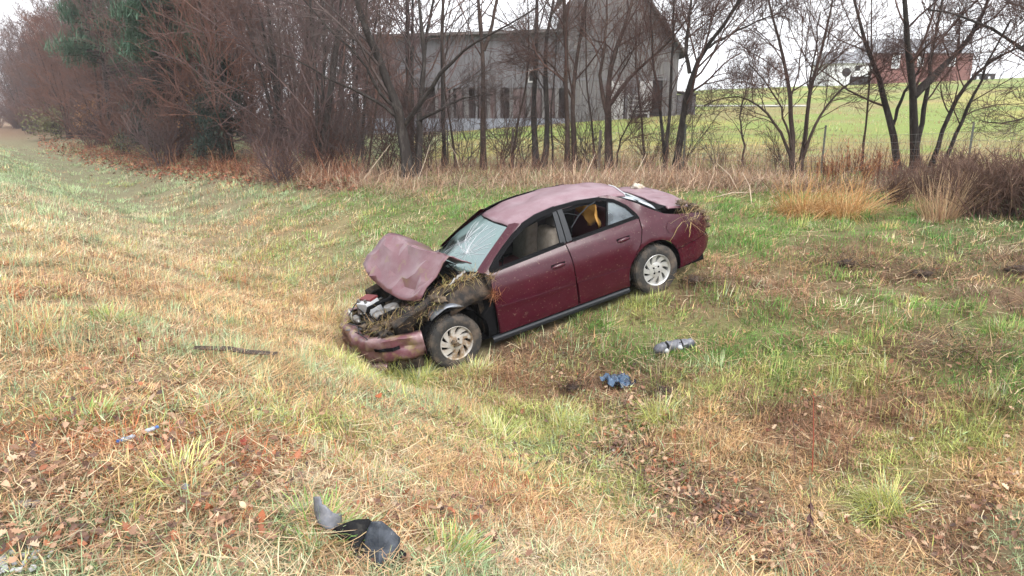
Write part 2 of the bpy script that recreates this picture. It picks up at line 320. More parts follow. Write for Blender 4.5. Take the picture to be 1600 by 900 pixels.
def grass_mesh(name, label, nt, per, dmin, dmax, seed, az_lim=.86, hscale=1.0, far=False):
    rng = np.random.RandomState(seed)
    # tuft centres: density falls with the square of distance
    d = np.exp(rng.uniform(np.log(dmin), np.log(dmax), nt)); a = rng.uniform(-az_lim, az_lim, nt)
    cx, cy = d * np.sin(a), d * np.cos(a)
    cc = base_cols(cx, cy, rng, 1.6)
    tr = np.clip(.03 + .02 * d, .03, .35) * rng.uniform(.5, 1.5, nt)
    tilt0 = rng.uniform(0, 1.2, nt); az0 = rng.uniform(0, 2 * PI, nt); hs_ = rng.uniform(.6, 1.35, nt)
    big = rng.rand(nt) < .13; hs_[big] *= 1.6; comb = np.where(rng.rand(nt) < .6, .16, .8)
    idx = np.repeat(np.arange(nt), per); n = len(idx)
    r = rng.rand(n) ** .6 * tr[idx]; ph = rng.uniform(0, 2 * PI, n)
    x = cx[idx] + r * np.cos(ph); y = cy[idx] + r * np.sin(ph); dd = np.hypot(x, y)
    ok = ~in_car(x, y) & (zone_field(x, y) < rng.rand(n) * 1.2)
    idx, x, y, ph, dd, r = [q[ok] for q in (idx, x, y, ph, dd, r)]; n = len(x)
    col = cc[idx]; other = rng.rand(n) < .22; col = np.where(other[:, None], base_cols(x, y, rng, 1.0), col)
    green = (col[:, 1] > col[:, 0] * 1.0)
    brown = col.sum(1) < .55
    patch_len = vn.fbm(x * 1.3 + 11, y * 1.3, 3)
    ln = rng.uniform(.05, .13, n) * hs_[idx] * np.clip(.5 + patch_len, .6, 1.3) * hscale
    ln = np.where(brown, ln * .75, ln); ln = np.where(green & ~big[idx], ln * .85, ln)
    ln *= np.clip(.75 + dd * .035, .8, 1.5)
    flat = rng.rand(n) < np.where(green, .25, .62)
    tilt = np.where(flat, rng.uniform(1.05, 1.55, n), np.abs(rng.normal(.45, .3, n)))
    az = np.where(flat, rng.uniform(0, 2 * PI, n) * comb[idx] + az0[idx], ph + rng.normal(0, .5, n))
    z = hgt(x, y) - .01 + np.where(flat, rng.uniform(.005, .045, n), 0)
    wd = np.clip(.0030 + .00062 * dd, .0032, .02) * rng.uniform(.5, 1.3, n)
    bend = rng.uniform(0, .9, n); bend = np.where(flat, rng.uniform(-.2, .25, n), bend)
    col = col * lightness(rng, n, .2) * np.clip(rng.normal(1, .24, nt), .45, 1.5)[idx][:, None]
    col = col * (1 + rng.normal(0, .05, (n, 3)))
    if far:
        P = np.c_[x, y, z]; sd_ = np.c_[-np.sin(az + .5), np.cos(az + .5), np.zeros(n)] * wd[:, None] * .6; tip = P + np.c_[np.sin(tilt) * np.cos(az), np.sin(tilt) * np.sin(az), np.cos(tilt)] * ln[:, None]
        V = np.stack([P - sd_, P + sd_, tip], 1).reshape(-1, 3); cv = np.repeat(np.clip(col, .01, .9), 3, 0)
        o = link(name, npmesh(name, V, np.arange(n * 3), np.arange(n) * 3, np.full(n, 3), M['grass'], col=cv)); tag(o, label, 'grass', kind='stuff'); return o
    V, l, s, t, cv = blades(np.c_[x, y, z], az, tilt, ln, wd, bend, np.clip(col, .01, .9))
    o = link(name, npmesh(name, V, l, s, t, M['grass'], col=cv)); tag(o, label, 'grass', kind='stuff'); return o
grass_mesh('grass', 'matted straw and green grass covering the near verge', 10500, 22, 1.7, 7.5, 5)
grass_mesh('far_grass', 'short matted grass covering the ditch and far bank', 15000, 52, 5.5, 60, 15, far=True)
# ---------------------------------------------------------------- fallen leaves
def leaf_template(kind):
    if kind == 0:  # lobed oak leaf
        o = [(0, -.5), (.10, -.3), (.26, -.26), (.15, -.1), (.34, .02), (.17, .14), (.26, .32), (.1, .36), (0, .5), (-.1, .36), (-.28, .3), (-.16, .12), (-.33, 0), (-.14, -.1), (-.24, -.28), (-.1, -.3)]
    else:
        o = [(0, -.5), (.2, -.25), (.27, 0), (.2, .25), (0, .5), (-.2, .25), (-.27, 0), (-.2, -.25)]
    return np.array(o)
LEAFC = [rgb(*c) * .85 for c in ((150, 108, 84), (134, 98, 78), (184, 150, 122), (116, 84, 68), (154, 96, 66), (106, 80, 68), (196, 170, 142), (172, 136, 108), (142, 110, 88), (84, 64, 56))]
def leaf_mesh(name, label, pts, size, seed, cols=LEAFC, curl=.25):
    rng = np.random.RandomState(seed); V = []; Fs = []; cl = []; b = 0
    loops = []; starts = []; tot = []
    for i, (x, y, z) in enumerate(pts):
        t = leaf_template(0 if rng.rand() < .7 else 1); s = size[i]; n = len(t)
        p = np.c_[t * s, np.zeros(n)]; p[:, 2] = ((t[:, 0]) ** 2 * rng.uniform(-1, 3) + (t[:, 1]) ** 2 * rng.uniform(-1, 1.6)) * s * curl * 4
        p = np.vstack([p, [0, 0, 0]])
        M3 = np.array(Matrix.Rotation(rng.uniform(0, 2 * PI), 3, 'Z') @ Matrix.Rotation(rng.normal(0, .45), 3, 'X') @ Matrix.Rotation(rng.normal(0, .45), 3, 'Y'))
        p = p @ M3.T + (x, y, z + s * .12)
        V.append(p); c = cols[rng.randint(len(cols))] * rng.uniform(.7, 1.25); cl.append(np.repeat(c[None], n + 1, 0))
        for k in range(n): loops += [b + k, b + (k + 1) % n, b + n]; starts.append(len(loops) - 3); tot.append(3)
        b += n + 1
    return npmesh(name, np.vstack(V), loops, starts, tot, M['leaf'], col=np.clip(np.vstack(cl), 0, .9))
rng = np.random.RandomState(77)
LZ = [(80, 760, 110, 70, 230), (300, 720, 110, 60, 150), (120, 860, 120, 40, 150), (330, 840, 90, 50, 130), (985, 700, 60, 50, 380), (1060, 760, 60, 50, 320), (1120, 820, 80, 60, 460), (1000, 640, 60, 30, 160), (1250, 650, 60, 40, 80), (1560, 800, 60, 60, 160), (1210, 880, 90, 40, 220),
      (430, 760, 70, 50, 90), (720, 830, 120, 50, 200), (900, 600, 70, 25, 90), (200, 640, 150, 60, 150), (230, 560, 150, 60, 110), (1420, 830, 100, 50, 120), (1500, 600, 100, 60, 60), (800, 700, 150, 60, 110), (500, 620, 200, 60, 100), (1150, 430, 60, 20, 60), (1380, 420, 140, 30, 90)]
pts = []; sz = []
for u, v, ru, rv, n in LZ:
    c0 = ground(u, v); ex = (ground(u + ru, v) - c0)[:2]; ey = (ground(u, v - rv) - c0)[:2]
    for _ in range(n):
        q = c0[:2] + ex * rng.normal(0, .6) + ey * rng.normal(0, .6)
        if np.hypot(*q) < 1.6 or in_car(q[0], q[1]): continue
        pts.append((q[0], q[1], float(hgt(*q)) + rng.uniform(.015, .065))); sz.append(rng.uniform(.025, .065))
tag(link('leaf_litter', leaf_mesh('leaf_litter', '', pts, sz, 4)), 'curled brown oak leaves scattered over the verge grass', 'leaves', kind='stuff')
# russet leaf bank at the foot of the wood
pts = []; sz = []
_u = rng.uniform(60, 560, 5500); _v = np.interp(_u, [0, 100, 250, 450, 620], [211, 233, 260, 276, 282]) + rng.normal(0, 1, 5500) * np.interp(_u, [0, 250, 600], [7, 12, 8])
for g in grounds(_u, np.clip(_v, 203, 300)):
    pts.append((g[0], g[1], g[2] + rng.uniform(0, .12))); sz.append(rng.uniform(.05, .13) * (1 + g[1] * .012))
tag(link('leaf_bank', leaf_mesh('leaf_bank', '', pts, sz, 6, [rgb(*c) * .8 for c in ((160, 100, 74), (176, 112, 82), (138, 88, 68), (188, 134, 102), (116, 78, 62))])), 'russet fallen leaves banked along the foot of the wood', 'leaves', kind='stuff')

# ---------------------------------------------------------------- trees
def tubes(groups):
    """groups: list of (P (N,K,3), R (N,K), S)"""
    Vs = []; Q = []; b = 0
    for P, Rr, S in groups:
        N, K, _ = P.shape
        T = np.empty_like(P); T[:, 1:-1] = P[:, 2:] - P[:, :-2]; T[:, 0] = P[:, 1] - P[:, 0]; T[:, -1] = P[:, -1] - P[:, -2]
        T /= np.linalg.norm(T, axis=2, keepdims=True) + 1e-9
        ref = np.array([.31, .17, .2]); U_ = np.cross(T, ref); ln = np.linalg.norm(U_, axis=2, keepdims=True); U_ /= ln + 1e-9; W_ = np.cross(T, U_)
        a = np.arange(S) * 2 * PI / S
        V = P[:, :, None] + Rr[:, :, None, None] * (np.cos(a)[None, None, :, None] * U_[:, :, None] + np.sin(a)[None, None, :, None] * W_[:, :, None])
        Vs.append(V.reshape(-1, 3))
        base = b + (np.arange(N)[:, None, None] * K + np.arange(K - 1)[None, :, None]) * S
        k = np.arange(S)[None, None]; k2 = (k + 1) % S
        Q.append(np.stack([base + k, base + k2, base + S + k2, base + S + k], -1).reshape(-1, 4)); b += N * K * S
    return np.vstack(Vs), np.vstack(Q)
def children(P, Rr, nper, lenf, ang, K, rng, t0=.25, up=.25, rf=.55, jit=.18, minlen=0, rad=None, ztop=None, droop=0):
    """spawn nper branches on each polyline"""
    N, Kp, _ = P.shape
    seg = np.linalg.norm(np.diff(P, axis=1), axis=2); L = seg.sum(1)
    idx = np.repeat(np.arange(N), nper); n = len(idx)
    t = np.clip(t0 + (1 - t0) * ((np.tile(np.arange(nper), N) + rng.rand(n)) / nper), 0, .98) * (Kp - 1)
    i = np.minimum(t.astype(int), Kp - 2); fr = (t - i)[:, None]
    st = P[idx, i] * (1 - fr) + P[idx, i + 1] * fr; tg = P[idx, i + 1] - P[idx, i]; tg /= np.linalg.norm(tg, axis=1, keepdims=True) + 1e-9
    r0 = Rr[idx, i] * (1 - fr[:, 0]) + Rr[idx, i + 1] * fr[:, 0]
    if ztop is not None:  # thin out what rises far above the view
        keep = (st[:, 2] < ztop) | (rng.rand(n) < .35); st, tg, r0, idx, t = st[keep], tg[keep], r0[keep], idx[keep], t[keep]; n = len(st)
    rv = rng.normal(0, 1, (n, 3)); pe = np.cross(tg, rv); pe /= np.linalg.norm(pe, axis=1, keepdims=True) + 1e-9
    an = rng.normal(ang, .2, n)[:, None]; d = tg * np.cos(an) + pe * np.sin(an); d[:, 2] += up * rng.rand(n) - droop; d /= np.linalg.norm(d, axis=1, keepdims=True)
    ln = L[idx] * lenf * (1.15 - .7 * t / (Kp - 1)) * rng.uniform(.6, 1.3, n); ln = np.maximum(ln, minlen)
    out = np.empty((n, K, 3)); out[:, 0] = st; step = ln / (K - 1)
    for k in range(1, K):
        d = d + rng.normal(0, jit, (n, 3)); d[:, 2] += up * .12; d /= np.linalg.norm(d, axis=1, keepdims=True); out[:, k] = out[:, k - 1] + d * step[:, None]
    r1 = np.maximum(r0 * rf, .003) if rad is None else np.minimum(np.full(n, rad), r0 * .9)
    R2 = r1[:, None] * np.linspace(1, .35, K)[None]
    return out, R2
def resample(path, K, rng, wob=.02):
    p = np.array(path, float); L = np.r_[0, np.cumsum(np.linalg.norm(np.diff(p, axis=0), axis=1))]; t = np.linspace(0, L[-1], K)
    q = np.stack([np.interp(t, L, p[:, k]) for k in range(3)], 1)
    for _ in range(2): q[1:-1] = (q[:-2] + 2 * q[1:-1] + q[2:]) / 4
    q[1:-1] += rng.normal(0, wob, (K - 2, 3)); return q
def make_tree(label, name, base, stems, rng, cat='tree', bark='bark', twig='twig', n1=9, n2=6, n3=5, n4=6, ztop=4.4, group=None, twig_r=.0042, t0=.3, up=.25, trunk_name='trunk', l1=.5, share=None):
    """stems: list of (world path, r0, r1) relative to base"""
    root = thing(name, label, cat, base, group=group); g = []; all1 = []
    for path, r0, r1 in stems:
        K = 12; q = resample(path, K, rng, .012); tt = np.linspace(0, 1, K); Rr = (r0 * (1 - tt) ** 1.25 + r1 * tt) * (1 + rng.normal(0, .05, K))
        if np.hypot(*(q[0][:2])) < .6 and q[0][2] < .3: Rr[0] *= 1.35
        V, Q = tubes([(q[None], Rr[None], 9)]); link(trunk_name, quadmesh(trunk_name, V, Q, M[bark], smooth=True), root)
        a = children(q[None], Rr[None], n1, l1, .75, 8, rng, t0=t0, up=up, rf=.42, jit=.13, ztop=ztop); all1.append(a)
    P1 = np.vstack([a[0] for a in all1]); R1 = np.vstack([a[1] for a in all1])
    P2, R2 = children(P1, R1, n2, .55, .7, 5, rng, up=up, rf=.6, jit=.16, ztop=ztop)
    P3, R3 = children(P2, R2, n3, .6, .7, 4, rng, up=up, rf=.65, jit=.2, ztop=ztop, minlen=.38)
    P4, R4 = children(P3, R3, n4, .65, .65, 2, rng, up=up, rad=twig_r, jit=.12, ztop=ztop, minlen=.26)
    R3 = np.maximum(R3, twig_r); R2 = np.maximum(R2, twig_r * 1.2)
    V, Q = tubes([(P1, R1, 5), (P2, R2, 4), (P3, R3, 3), (P4, R4, 3)])
    link('crown', quadmesh('crown', V, Q, M[twig]), root); return root
def pstems(specs, Y, base, rng, dep=.35):
    out = []; seen = []; v0_ = max(v for p, _, _ in specs for u, v in p)
    for pts_, r0, r1 in specs:
        w_ = []; y0 = Y; dy = rng.uniform(-dep, dep); pts_ = list(pts_)
        if pts_[0][1] < v0_ - 20 and seen:  # a limb: starts on the nearest stem already grown
            a_ = np.array(seen); k = np.argmin((a_[:, 0] - pts_[0][0]) ** 2 + (a_[:, 1] - pts_[0][1]) ** 2); pts_[0] = (a_[k, 0], a_[k, 1]); y0 = a_[k, 2]
        ys = [y0 + dy * k for k in range(len(pts_))]
        for k in range(len(pts_) - 1):
            for t in np.linspace(0, 1, 12): seen.append((pts_[k][0] * (1 - t) + pts_[k + 1][0] * t, pts_[k][1] * (1 - t) + pts_[k + 1][1] * t, ys[k] * (1 - t) + ys[k + 1] * t))
        out.append(([at(u, v, yy) - base for (u, v), yy in zip(pts_, ys)], r0, r1))
    return out
px = 1 / FPX
def ftree(label, uv, specs, seed, name='bare_tree', **k):
    rng = np.random.RandomState(seed); b = ground(*uv); Y = b[1]; sc_ = Y * px
    b[2] -= .08
    st = pstems([(p, r0 * sc_ * .40, r1 * sc_ * .40) for p, r0, r1 in specs], Y, b, rng)
    return make_tree(label, name, b, st, rng, **k)
# (path in photo pixels back-projected to the tree's own distance, base px width, end px width)
ftree('thick dark leaning tree with wide low limbs behind the car hood', (641, 281), [
    ([(640, 284), (634, 240), (632, 195), (618, 150), (600, 110), (575, 60), (560, 10), (540, -60), (520, -160)], 26, 4),
    ([(652, 284), (662, 240), (650, 200), (655, 150), (668, 100), (660, 40), (650, -20), (655, -140)], 13, 4),
    ([(636, 195), (665, 150), (690, 110), (725, 75), (760, 55), (800, 40), (840, 10)], 10, 2),
    ([(632, 190), (600, 165), (560, 140), (520, 130), (480, 100), (440, 85)], 8, 2),
    ([(625, 170), (590, 150), (575, 100), (530, 60), (490, 20), (460, -20)], 7, 2),
    ([(655, 190), (690, 170), (730, 150), (770, 148)], 7, 2)], 1, bark='bark', twig='twig_grey', n1=9, n2=6, n3=4, up=.15)
ftree('slim upright grey tree between the leaning tree and barn wing', (694, 262), [
    ([(694, 264), (694, 190), (692, 110), (690, 40), (694, -40), (690, -200)], 10, 3)], 2, bark='bark', twig='twig_grey', n1=12, n2=5)
ftree('straight brown tree forking high in front of the barn wing', (755, 266), [
    ([(755, 268), (755, 190), (754, 120), (756, 70), (748, 20), (745, -50), (735, -180)], 13, 3),
    ([(756, 80), (768, 45), (778, 0), (790, -70), (800, -160)], 8, 2)], 3, bark='bark_red', n1=10, n2=5, t0=.4)
ftree('pair of close dark stems in front of the barn wing', (843, 266), [
    ([(838, 268), (833, 215), (834, 150), (838, 90), (840, 20), (838, -60), (845, -170)], 13, 4),
    ([(848, 266), (858, 215), (854, 150), (848, 90), (858, 40), (868, -10), (880, -130)], 12, 3),
    ([(866, 266), (862, 225), (860, 180), (868, 110), (870, 50)], 5, 2)], 4, bark='bark', twig='twig_grey', n1=12, n2=7)
ftree('twin-stemmed tree standing where barn wing meets gable', (892, 268), [
    ([(886, 270), (887, 200), (884, 120), (884, 40), (880, -30), (884, -160)], 11, 4),
    ([(898, 270), (897, 205), (892, 140), (905, 70), (915, 10), (925, -90)], 12, 3),
    ([(890, 150), (870, 110), (840, 80), (815, 70)], 5, 2)], 5, bark='bark_red', n1=9, n2=5)
ftree('brown tree forking low in front of the gable end', (956, 272), [
    ([(952, 274), (950, 215), (948, 160), (950, 100), (975, 50), (990, 0), (1005, -90)], 17, 4),
    ([(950, 170), (975, 130), (1000, 105), (1030, 80), (1060, 50), (1090, 10)], 9, 2),
    ([(949, 180), (935, 130), (945, 70), (950, 20), (945, -60)], 9, 3),
    ([(960, 274), (966, 225), (985, 190), (1000, 150)], 5, 2)], 6, bark='bark_red', n1=12, n2=7)
ftree('clump of dark stems spreading right at the barn corner', (1050, 270), [
    ([(1056, 272), (1063, 215), (1072, 160), (1078, 110), (1100, 75), (1130, 40), (1160, 0), (1190, -60)], 17, 4),
    ([(1040, 270), (1036, 215), (1030, 160), (1022, 100), (1015, 40), (1020, -30)], 8, 3),
    ([(1038, 268), (1046, 200), (1050, 120), (1052, 50), (1055, -60)], 8, 3),
    ([(1078, 115), (1072, 70), (1078, 20), (1082, -60)], 8, 3),
    ([(1100, 78), (1130, 60), (1175, 35), (1220, 20)], 6, 2)], 7, bark='bark', n1=12, n2=7, n3=4)
ftree('bushy tree of many thin arching stems before the open field', (1246, 280), [
    ([(1240, 282), (1238, 225), (1234, 160), (1230, 100), (1212, 50), (1200, 10), (1190, -70)], 12, 3),
    ([(1250, 282), (1258, 220), (1260, 165), (1275, 110), (1290, 55), (1300, 0), (1315, -80)], 10, 3),
    ([(1244, 260), (1220, 200), (1190, 165), (1160, 148), (1125, 150), (1100, 165)], 7, 2),
    ([(1254, 250), (1280, 180), (1310, 140), (1345, 120), (1380, 105)], 7, 2),
    ([(1242, 240), (1222, 170), (1200, 130), (1170, 100)], 5, 2),
    ([(1256, 230), (1262, 150), (1272, 90), (1282, 20)], 6, 2)], 8, bark='bark_red', n1=12, n2=7, n3=4, up=.2)
ftree('largest many-stemmed dark tree on the right before the red house', (1428, 274), [
    ([(1430, 276), (1430, 210), (1427, 150), (1420, 90), (1416, 30), (1412, -30), (1400, -140)], 19, 5),
    ([(1404, 276), (1396, 215), (1385, 160), (1368, 110), (1352, 60), (1335, 10), (1325, -70)], 15, 4),
    ([(1432, 150), (1455, 120), (1490, 90), (1520, 55), (1540, 20), (1550, -40)], 16, 4),
    ([(1452, 272), (1468, 215), (1490, 165), (1510, 125), (1540, 95), (1590, 75), (1640, 55)], 11, 3),
    ([(1466, 272), (1492, 215), (1512, 165), (1530, 130), (1550, 80), (1580, 30)], 9, 3),
    ([(1440, 240), (1442, 180), (1452, 140), (1450, 90), (1470, 30), (1480, -40)], 11, 3),
    ([(1400, 200), (1408, 150), (1440, 110), (1450, 40)], 7, 2)], 9, bark='bark', n1=9, n2=6, n3=4, up=.2)
ftree('tree at the right edge reaching drooping branches into view', (1700, 275), [
    ([(1700, 276), (1695, 200), (1690, 120), (1685, 40), (1690, -60)], 18, 5),
    ([(1692, 160), (1640, 110), (1590, 70), (1540, 40), (1500, 20), (1450, 15)], 11, 3),
    ([(1695, 190), (1650, 170), (1610, 180), (1570, 195), (1535, 190)], 6, 2),
    ([(1690, 80), (1640, 30), (1590, 10), (1530, -20)], 8, 2)], 10, bark='bark', twig='twig', n1=9, n2=5, up=.1)
for k, (u, v, lab) in enumerate([(575, 272, 'thin grey sapling left of the leaning tree'), (712, 264, 'thin leaning sapling left of the straight brown tree'), (800, 262, 'thin sapling left of the paired dark stems'), (930, 264, 'thin forked sapling left of the low-forking tree'), (1008, 262, 'thin sapling between gable tree and spreading clump'), (1160, 262, 'small bare sapling in the open gap of the hedge'), (1345, 270, 'thin sapling left of the many-stemmed tree')]):
    rr = random.Random(k); t = rr.uniform(-25, 25)
    ftree(lab, (u, v), [([(u, v + 2), (u + t * .3, v - 60), (u + t, v - 130), (u + t * 1.2, v - 210), (u + t, v - 290)] if k != 5 else [(u, v), (u + 4, v - 40), (u - 6, v - 80), (u + 6, v - 125)], 5, 2)], 20 + k, name='bare_sapling', bark='bark_red', n1=9, n2=4, n3=3, n4=2)

# ---- the wood on the left: four grown trees, copied
def wood_tree(seed, H, bark, twig):
    rng = np.random.RandomState(seed); st = []
    for k in range(3):
        a = rng.uniform(0, 2 * PI); sp = rng.uniform(.05, .28); pth = [(0.15 * k * math.cos(a), .15 * k * math.sin(a), 0)]
        for j in range(1, 6): pth.append((math.cos(a) * sp * H * j / 5 * rng.uniform(.8, 1.2), math.sin(a) * sp * H * j / 5 * rng.uniform(.8, 1.2), H * j / 5 * (.9 if k else 1)))
        st.append((pth, .11 if k == 0 else .08, .015))
    return st, rng
WL = 'bare reddish-brown tree in the dense wood along the left verge'
protos = []
for k, (H, bk, tw) in enumerate([(9, 'bark_red', 'twig_wood'), (10, 'bark', 'twig_purple'), (8, 'bark_red', 'twig_wood'), (11, 'bark', 'twig_purple')]):
    st, rng = wood_tree(50 + k, H, bk, tw)
    protos.append(make_tree(WL, 'woodland_tree', (0, 0, 0), st, rng, bark=bk, twig=tw, n1=14, n2=7, n3=5, n4=3, ztop=None, twig_r=.008, t0=.08, group='bare trees of the wood on the left', up=.22, l1=.42))
def copy_thing(o):
    c = o.copy(); C.objects.link(c)
    for ch in o.children:
        d = ch.copy(); C.objects.link(d); d.parent = c
    return c
edge_px = [(14, 198), (60, 210), (120, 222), (180, 236), (250, 250), (330, 262), (420, 270), (500, 274), (580, 276)]
edge = np.array([ground(*p)[:2] for p in edge_px])
seg = np.r_[0, np.cumsum(np.linalg.norm(np.diff(edge, axis=0), axis=1))]
rng = np.random.RandomState(9); used = [False] * 4; nrm = np.array([.79, .61])
spots = []
for row, (off, step) in enumerate([(1.0, 2.4), (3.2, 2.8), (6.0, 3.2), (10, 4.0)]):
    s = rng.rand() * 2
    while s < seg[-1]:
        e = np.array([np.interp(s, seg, edge[:, 0]), np.interp(s, seg, edge[:, 1])]) + nrm * (off + rng.uniform(-.8, .8))
        sx = s; dist = np.hypot(*e)
        s += step * (1 + dist * .012) * rng.uniform(.7, 1.3)
        u = 800 + FPX * e[0] / e[1]
        if u > 600 and row > 1: continue
        spots.append((e, dist, row))
for e, dist, row in spots:
    k = rng.randint(4)
    o = protos[k] if not used[k] else copy_thing(protos[k]); used[k] = True
    o.location = onground(e[0], e[1], -.1); sH = rng.uniform(.75, 1.1) * (1.0 + .25 * (row > 1)) * (1 + .12 * sstep(40, 90, dist))
    o.scale = (sH, sH, sH); o.rotation_euler = (0, 0, rng.uniform(0, 6.28))
print('wood trees', len(spots))
# dense shrubs under the wood
def shrub_mesh(seed, twig, H=1.8, nst=14, n2=9, n3=6, name='branches', tr=.007, spread=.5):
    rng = np.random.RandomState(seed); P = []; R_ = []
    for k in range(nst):
        a = rng.uniform(0, 2 * PI); t = rng.uniform(.05, spread); q = [np.array([rng.normal(0, .12), rng.normal(0, .12), 0])]; d = np.array([math.cos(a) * t, math.sin(a) * t, 1])
        for j in range(5): d = d + rng.normal(0, .14, 3); d[2] = abs(d[2]); q.append(q[-1] + d / np.linalg.norm(d) * H / 5 * rng.uniform(.7, 1.2))
        P.append(q); R_.append(np.linspace(.014, .005, 6))
    P = np.array(P); R_ = np.array(R_)
    P2, R2 = children(P, R_, n2, .45, .7, 4, rng, t0=.1, up=.2, jit=.2); P3, R3 = children(P2, R2, n3, .55, .7, 3, rng, t0=.1, up=.15, jit=.2, rad=tr)
    V, Q = tubes([(P, R_, 4), (P2, np.maximum(R2, tr), 3), (P3, R3, 3)]); return quadmesh(name, V, Q, M[twig])
shm = [shrub_mesh(1, 'twig_wood'), shrub_mesh(2, 'twig_purple'), shrub_mesh(3, 'twig')]
SL = 'leafless tangled shrub at the foot of the left wood'
for e, dist, row in spots:
    if row > 1: continue
    for q in range(2 if row == 0 else 1):
        x, y = e + rng.normal(0, 1.0, 2) + nrm * .2
        o = link('bare_shrub', shm[rng.randint(2)]); o.location = onground(x, y, -.05); s = rng.uniform(.8, 1.5) * (1 + dist * .006); o.scale = (s * 1.2, s * 1.2, s); o.rotation_euler = (0, 0, rng.uniform(0, 6))
        tag(o, SL, 'shrub', 'leafless shrubs under the wood')
# evergreens in the wood
M['needle'] = mat('pine_needles', (.055, .115, .075), .7, n1=(.6, (.11, .17, .11), .45, .65), trans=.1, spec=.2)
M['dkneedle'] = mat('cedar_foliage', (.028, .045, .036), .8, n1=(1.2, (.06, .07, .05), .5, .7), spec=.2)
M['orangeleaf'] = mat('orange_leaf', (.30, .15, .07), .7, n1=(2, (.42, .24, .12), .45, .65), trans=.2, spec=.2)
def needle_tree(name, label, base, H, Rr, seed, m, trunk=True, nb=70, per=16, ln=.5, t_lo=.15):
    rng = np.random.RandomState(seed); root = thing(name, label, 'tree', base); P = []
    for k in range(nb):
        t = t_lo + (1 - t_lo) * (k + rng.rand()) / nb; z = H * t; L_ = Rr * (1.05 - t) ** .75 * rng.uniform(.7, 1.2); a = rng.uniform(0, 2 * PI)
        P.append([(0, 0, z), (math.cos(a) * L_ * .5, math.sin(a) * L_ * .5, z + .10 * L_), (math.cos(a) * L_, math.sin(a) * L_, z + .05 * L_)])
    P = np.array(P); R_ = np.tile([.04, .025, .01], (nb, 1))
    mb = MB(); mb.tube([(0, 0, 0), (.05, 0, H * .5), (0, 0, H)], [.16, .1, .02], 8); mb.build('trunk', M['bark'], root)
    V, Q = tubes([(P, R_, 4)]); link('branches', quadmesh('branches', V, Q, M['bark']), root)
    C2, _ = children(P, R_, per, .3, .8, 2, rng, t0=.25, up=.1)
    N = len(C2); c0 = C2.reshape(-1, 3) if False else np.repeat(C2[:, 1], 14, 0) + rng.normal(0, .12, (N * 14, 3))
    n = len(c0); az = rng.uniform(0, 2 * PI, n); V, l, s, t, _ = blades(c0, az, rng.uniform(.2, 1.9, n), rng.uniform(.5, 1.2, n) * ln, rng.uniform(.02, .05, n), rng.uniform(-.3, .3, n), np.zeros((n, 3)))
    link('foliage', npmesh('foliage', V, l, s, t, m), root); return root
g = ground(275, 252); b = np.array([g[0], g[1]]) + nrm * .2
needle_tree('pine_tree', 'tall green pine rising above the bare wood at upper left', onground(*b), 9.5, 3.4, 3, M['needle'], nb=70, per=14, ln=.6, t_lo=.42)
g = ground(185, 236); b = np.array([g[0], g[1]]) - nrm * .2
needle_tree('pine_tree', 'smaller pine deeper left in the wood with bluish green boughs', onground(*b), 11, 3.4, 4, M['needle'], nb=60, per=13, ln=.65, t_lo=.36)
g = ground(235, 249); b = np.array([g[0], g[1]]) + nrm * .9
needle_tree('cedar_tree', 'dark low cedar among bare trunks at the wood edge', onground(*b), 4.6, 2.2, 5, M['dkneedle'], nb=50, per=10, ln=.3, t_lo=.05)
g = ground(325, 262); b = np.array([g[0], g[1]]) + nrm * .9
needle_tree('cedar_tree', 'dark narrow cedar deeper in the wood behind grey brambles', onground(*b), 4.0, 1.7, 6, M['dkneedle'], nb=40, per=9, ln=.3, t_lo=.05)
def leafy_bush(label, base, H, Rr, seed, m, n=1500, ls=.12, name='leafy_bush'):
    rng = np.random.RandomState(seed); root = thing(name, label, 'bush', base)
    st = link('stems', shrub_mesh(seed, 'twig', H, 12, 6, 3, 'stems'), root)
    d = rng.normal(0, 1, (n, 3)); d /= np.linalg.norm(d, axis=1)[:, None]; c = d * (rng.rand(n, 1) ** .5) * (Rr, Rr, H * .45) + (0, 0, H * .55)
    c[:, :2] *= (1.2 - .5 * c[:, 2:3] / H); k = rng.randint(0, 30, n); off = rng.normal(0, Rr * .25, (30, 3)); c += off[k] * .8; c[:, 2] = np.abs(c[:, 2])
    V, l, s, t, _ = blades(c, rng.uniform(0, 2 * PI, n), rng.uniform(.3, 2.6, n), rng.uniform(.6, 1.3, n) * ls, rng.uniform(.4, .8, n) * ls, rng.uniform(-.5, .5, n), np.zeros((n, 3)))
    link('leaves', npmesh('leaves', V, l, s, t, m), root); return root
leafy_bush('orange-leaved bush glowing at the edge of the left wood', ground(158, 226), 3.0, 1.4, 31, M['orangeleaf'], 1700, .17)
leafy_bush('pale orange leaved sapling hanging among the bare branches', onground(*(ground(300, 256)[:2] + nrm * .5)), 3.4, 1.0, 32, M['orangeleaf'], 260, .12)
M['olive'] = mat('olive_leaf', (.13, .13, .06), .8, n1=(2, (.2, .19, .09), .4, .6), trans=.2, spec=.2)
leafy_bush('low olive green bush at the far end of the wood edge', ground(95, 216), 2.4, 2.6, 33, M['olive'], 1800, .2)
leafy_bush('small olive bush beside the russet leaf bank', ground(195, 244), 1.0, .8, 34, M['olive'], 500, .09)
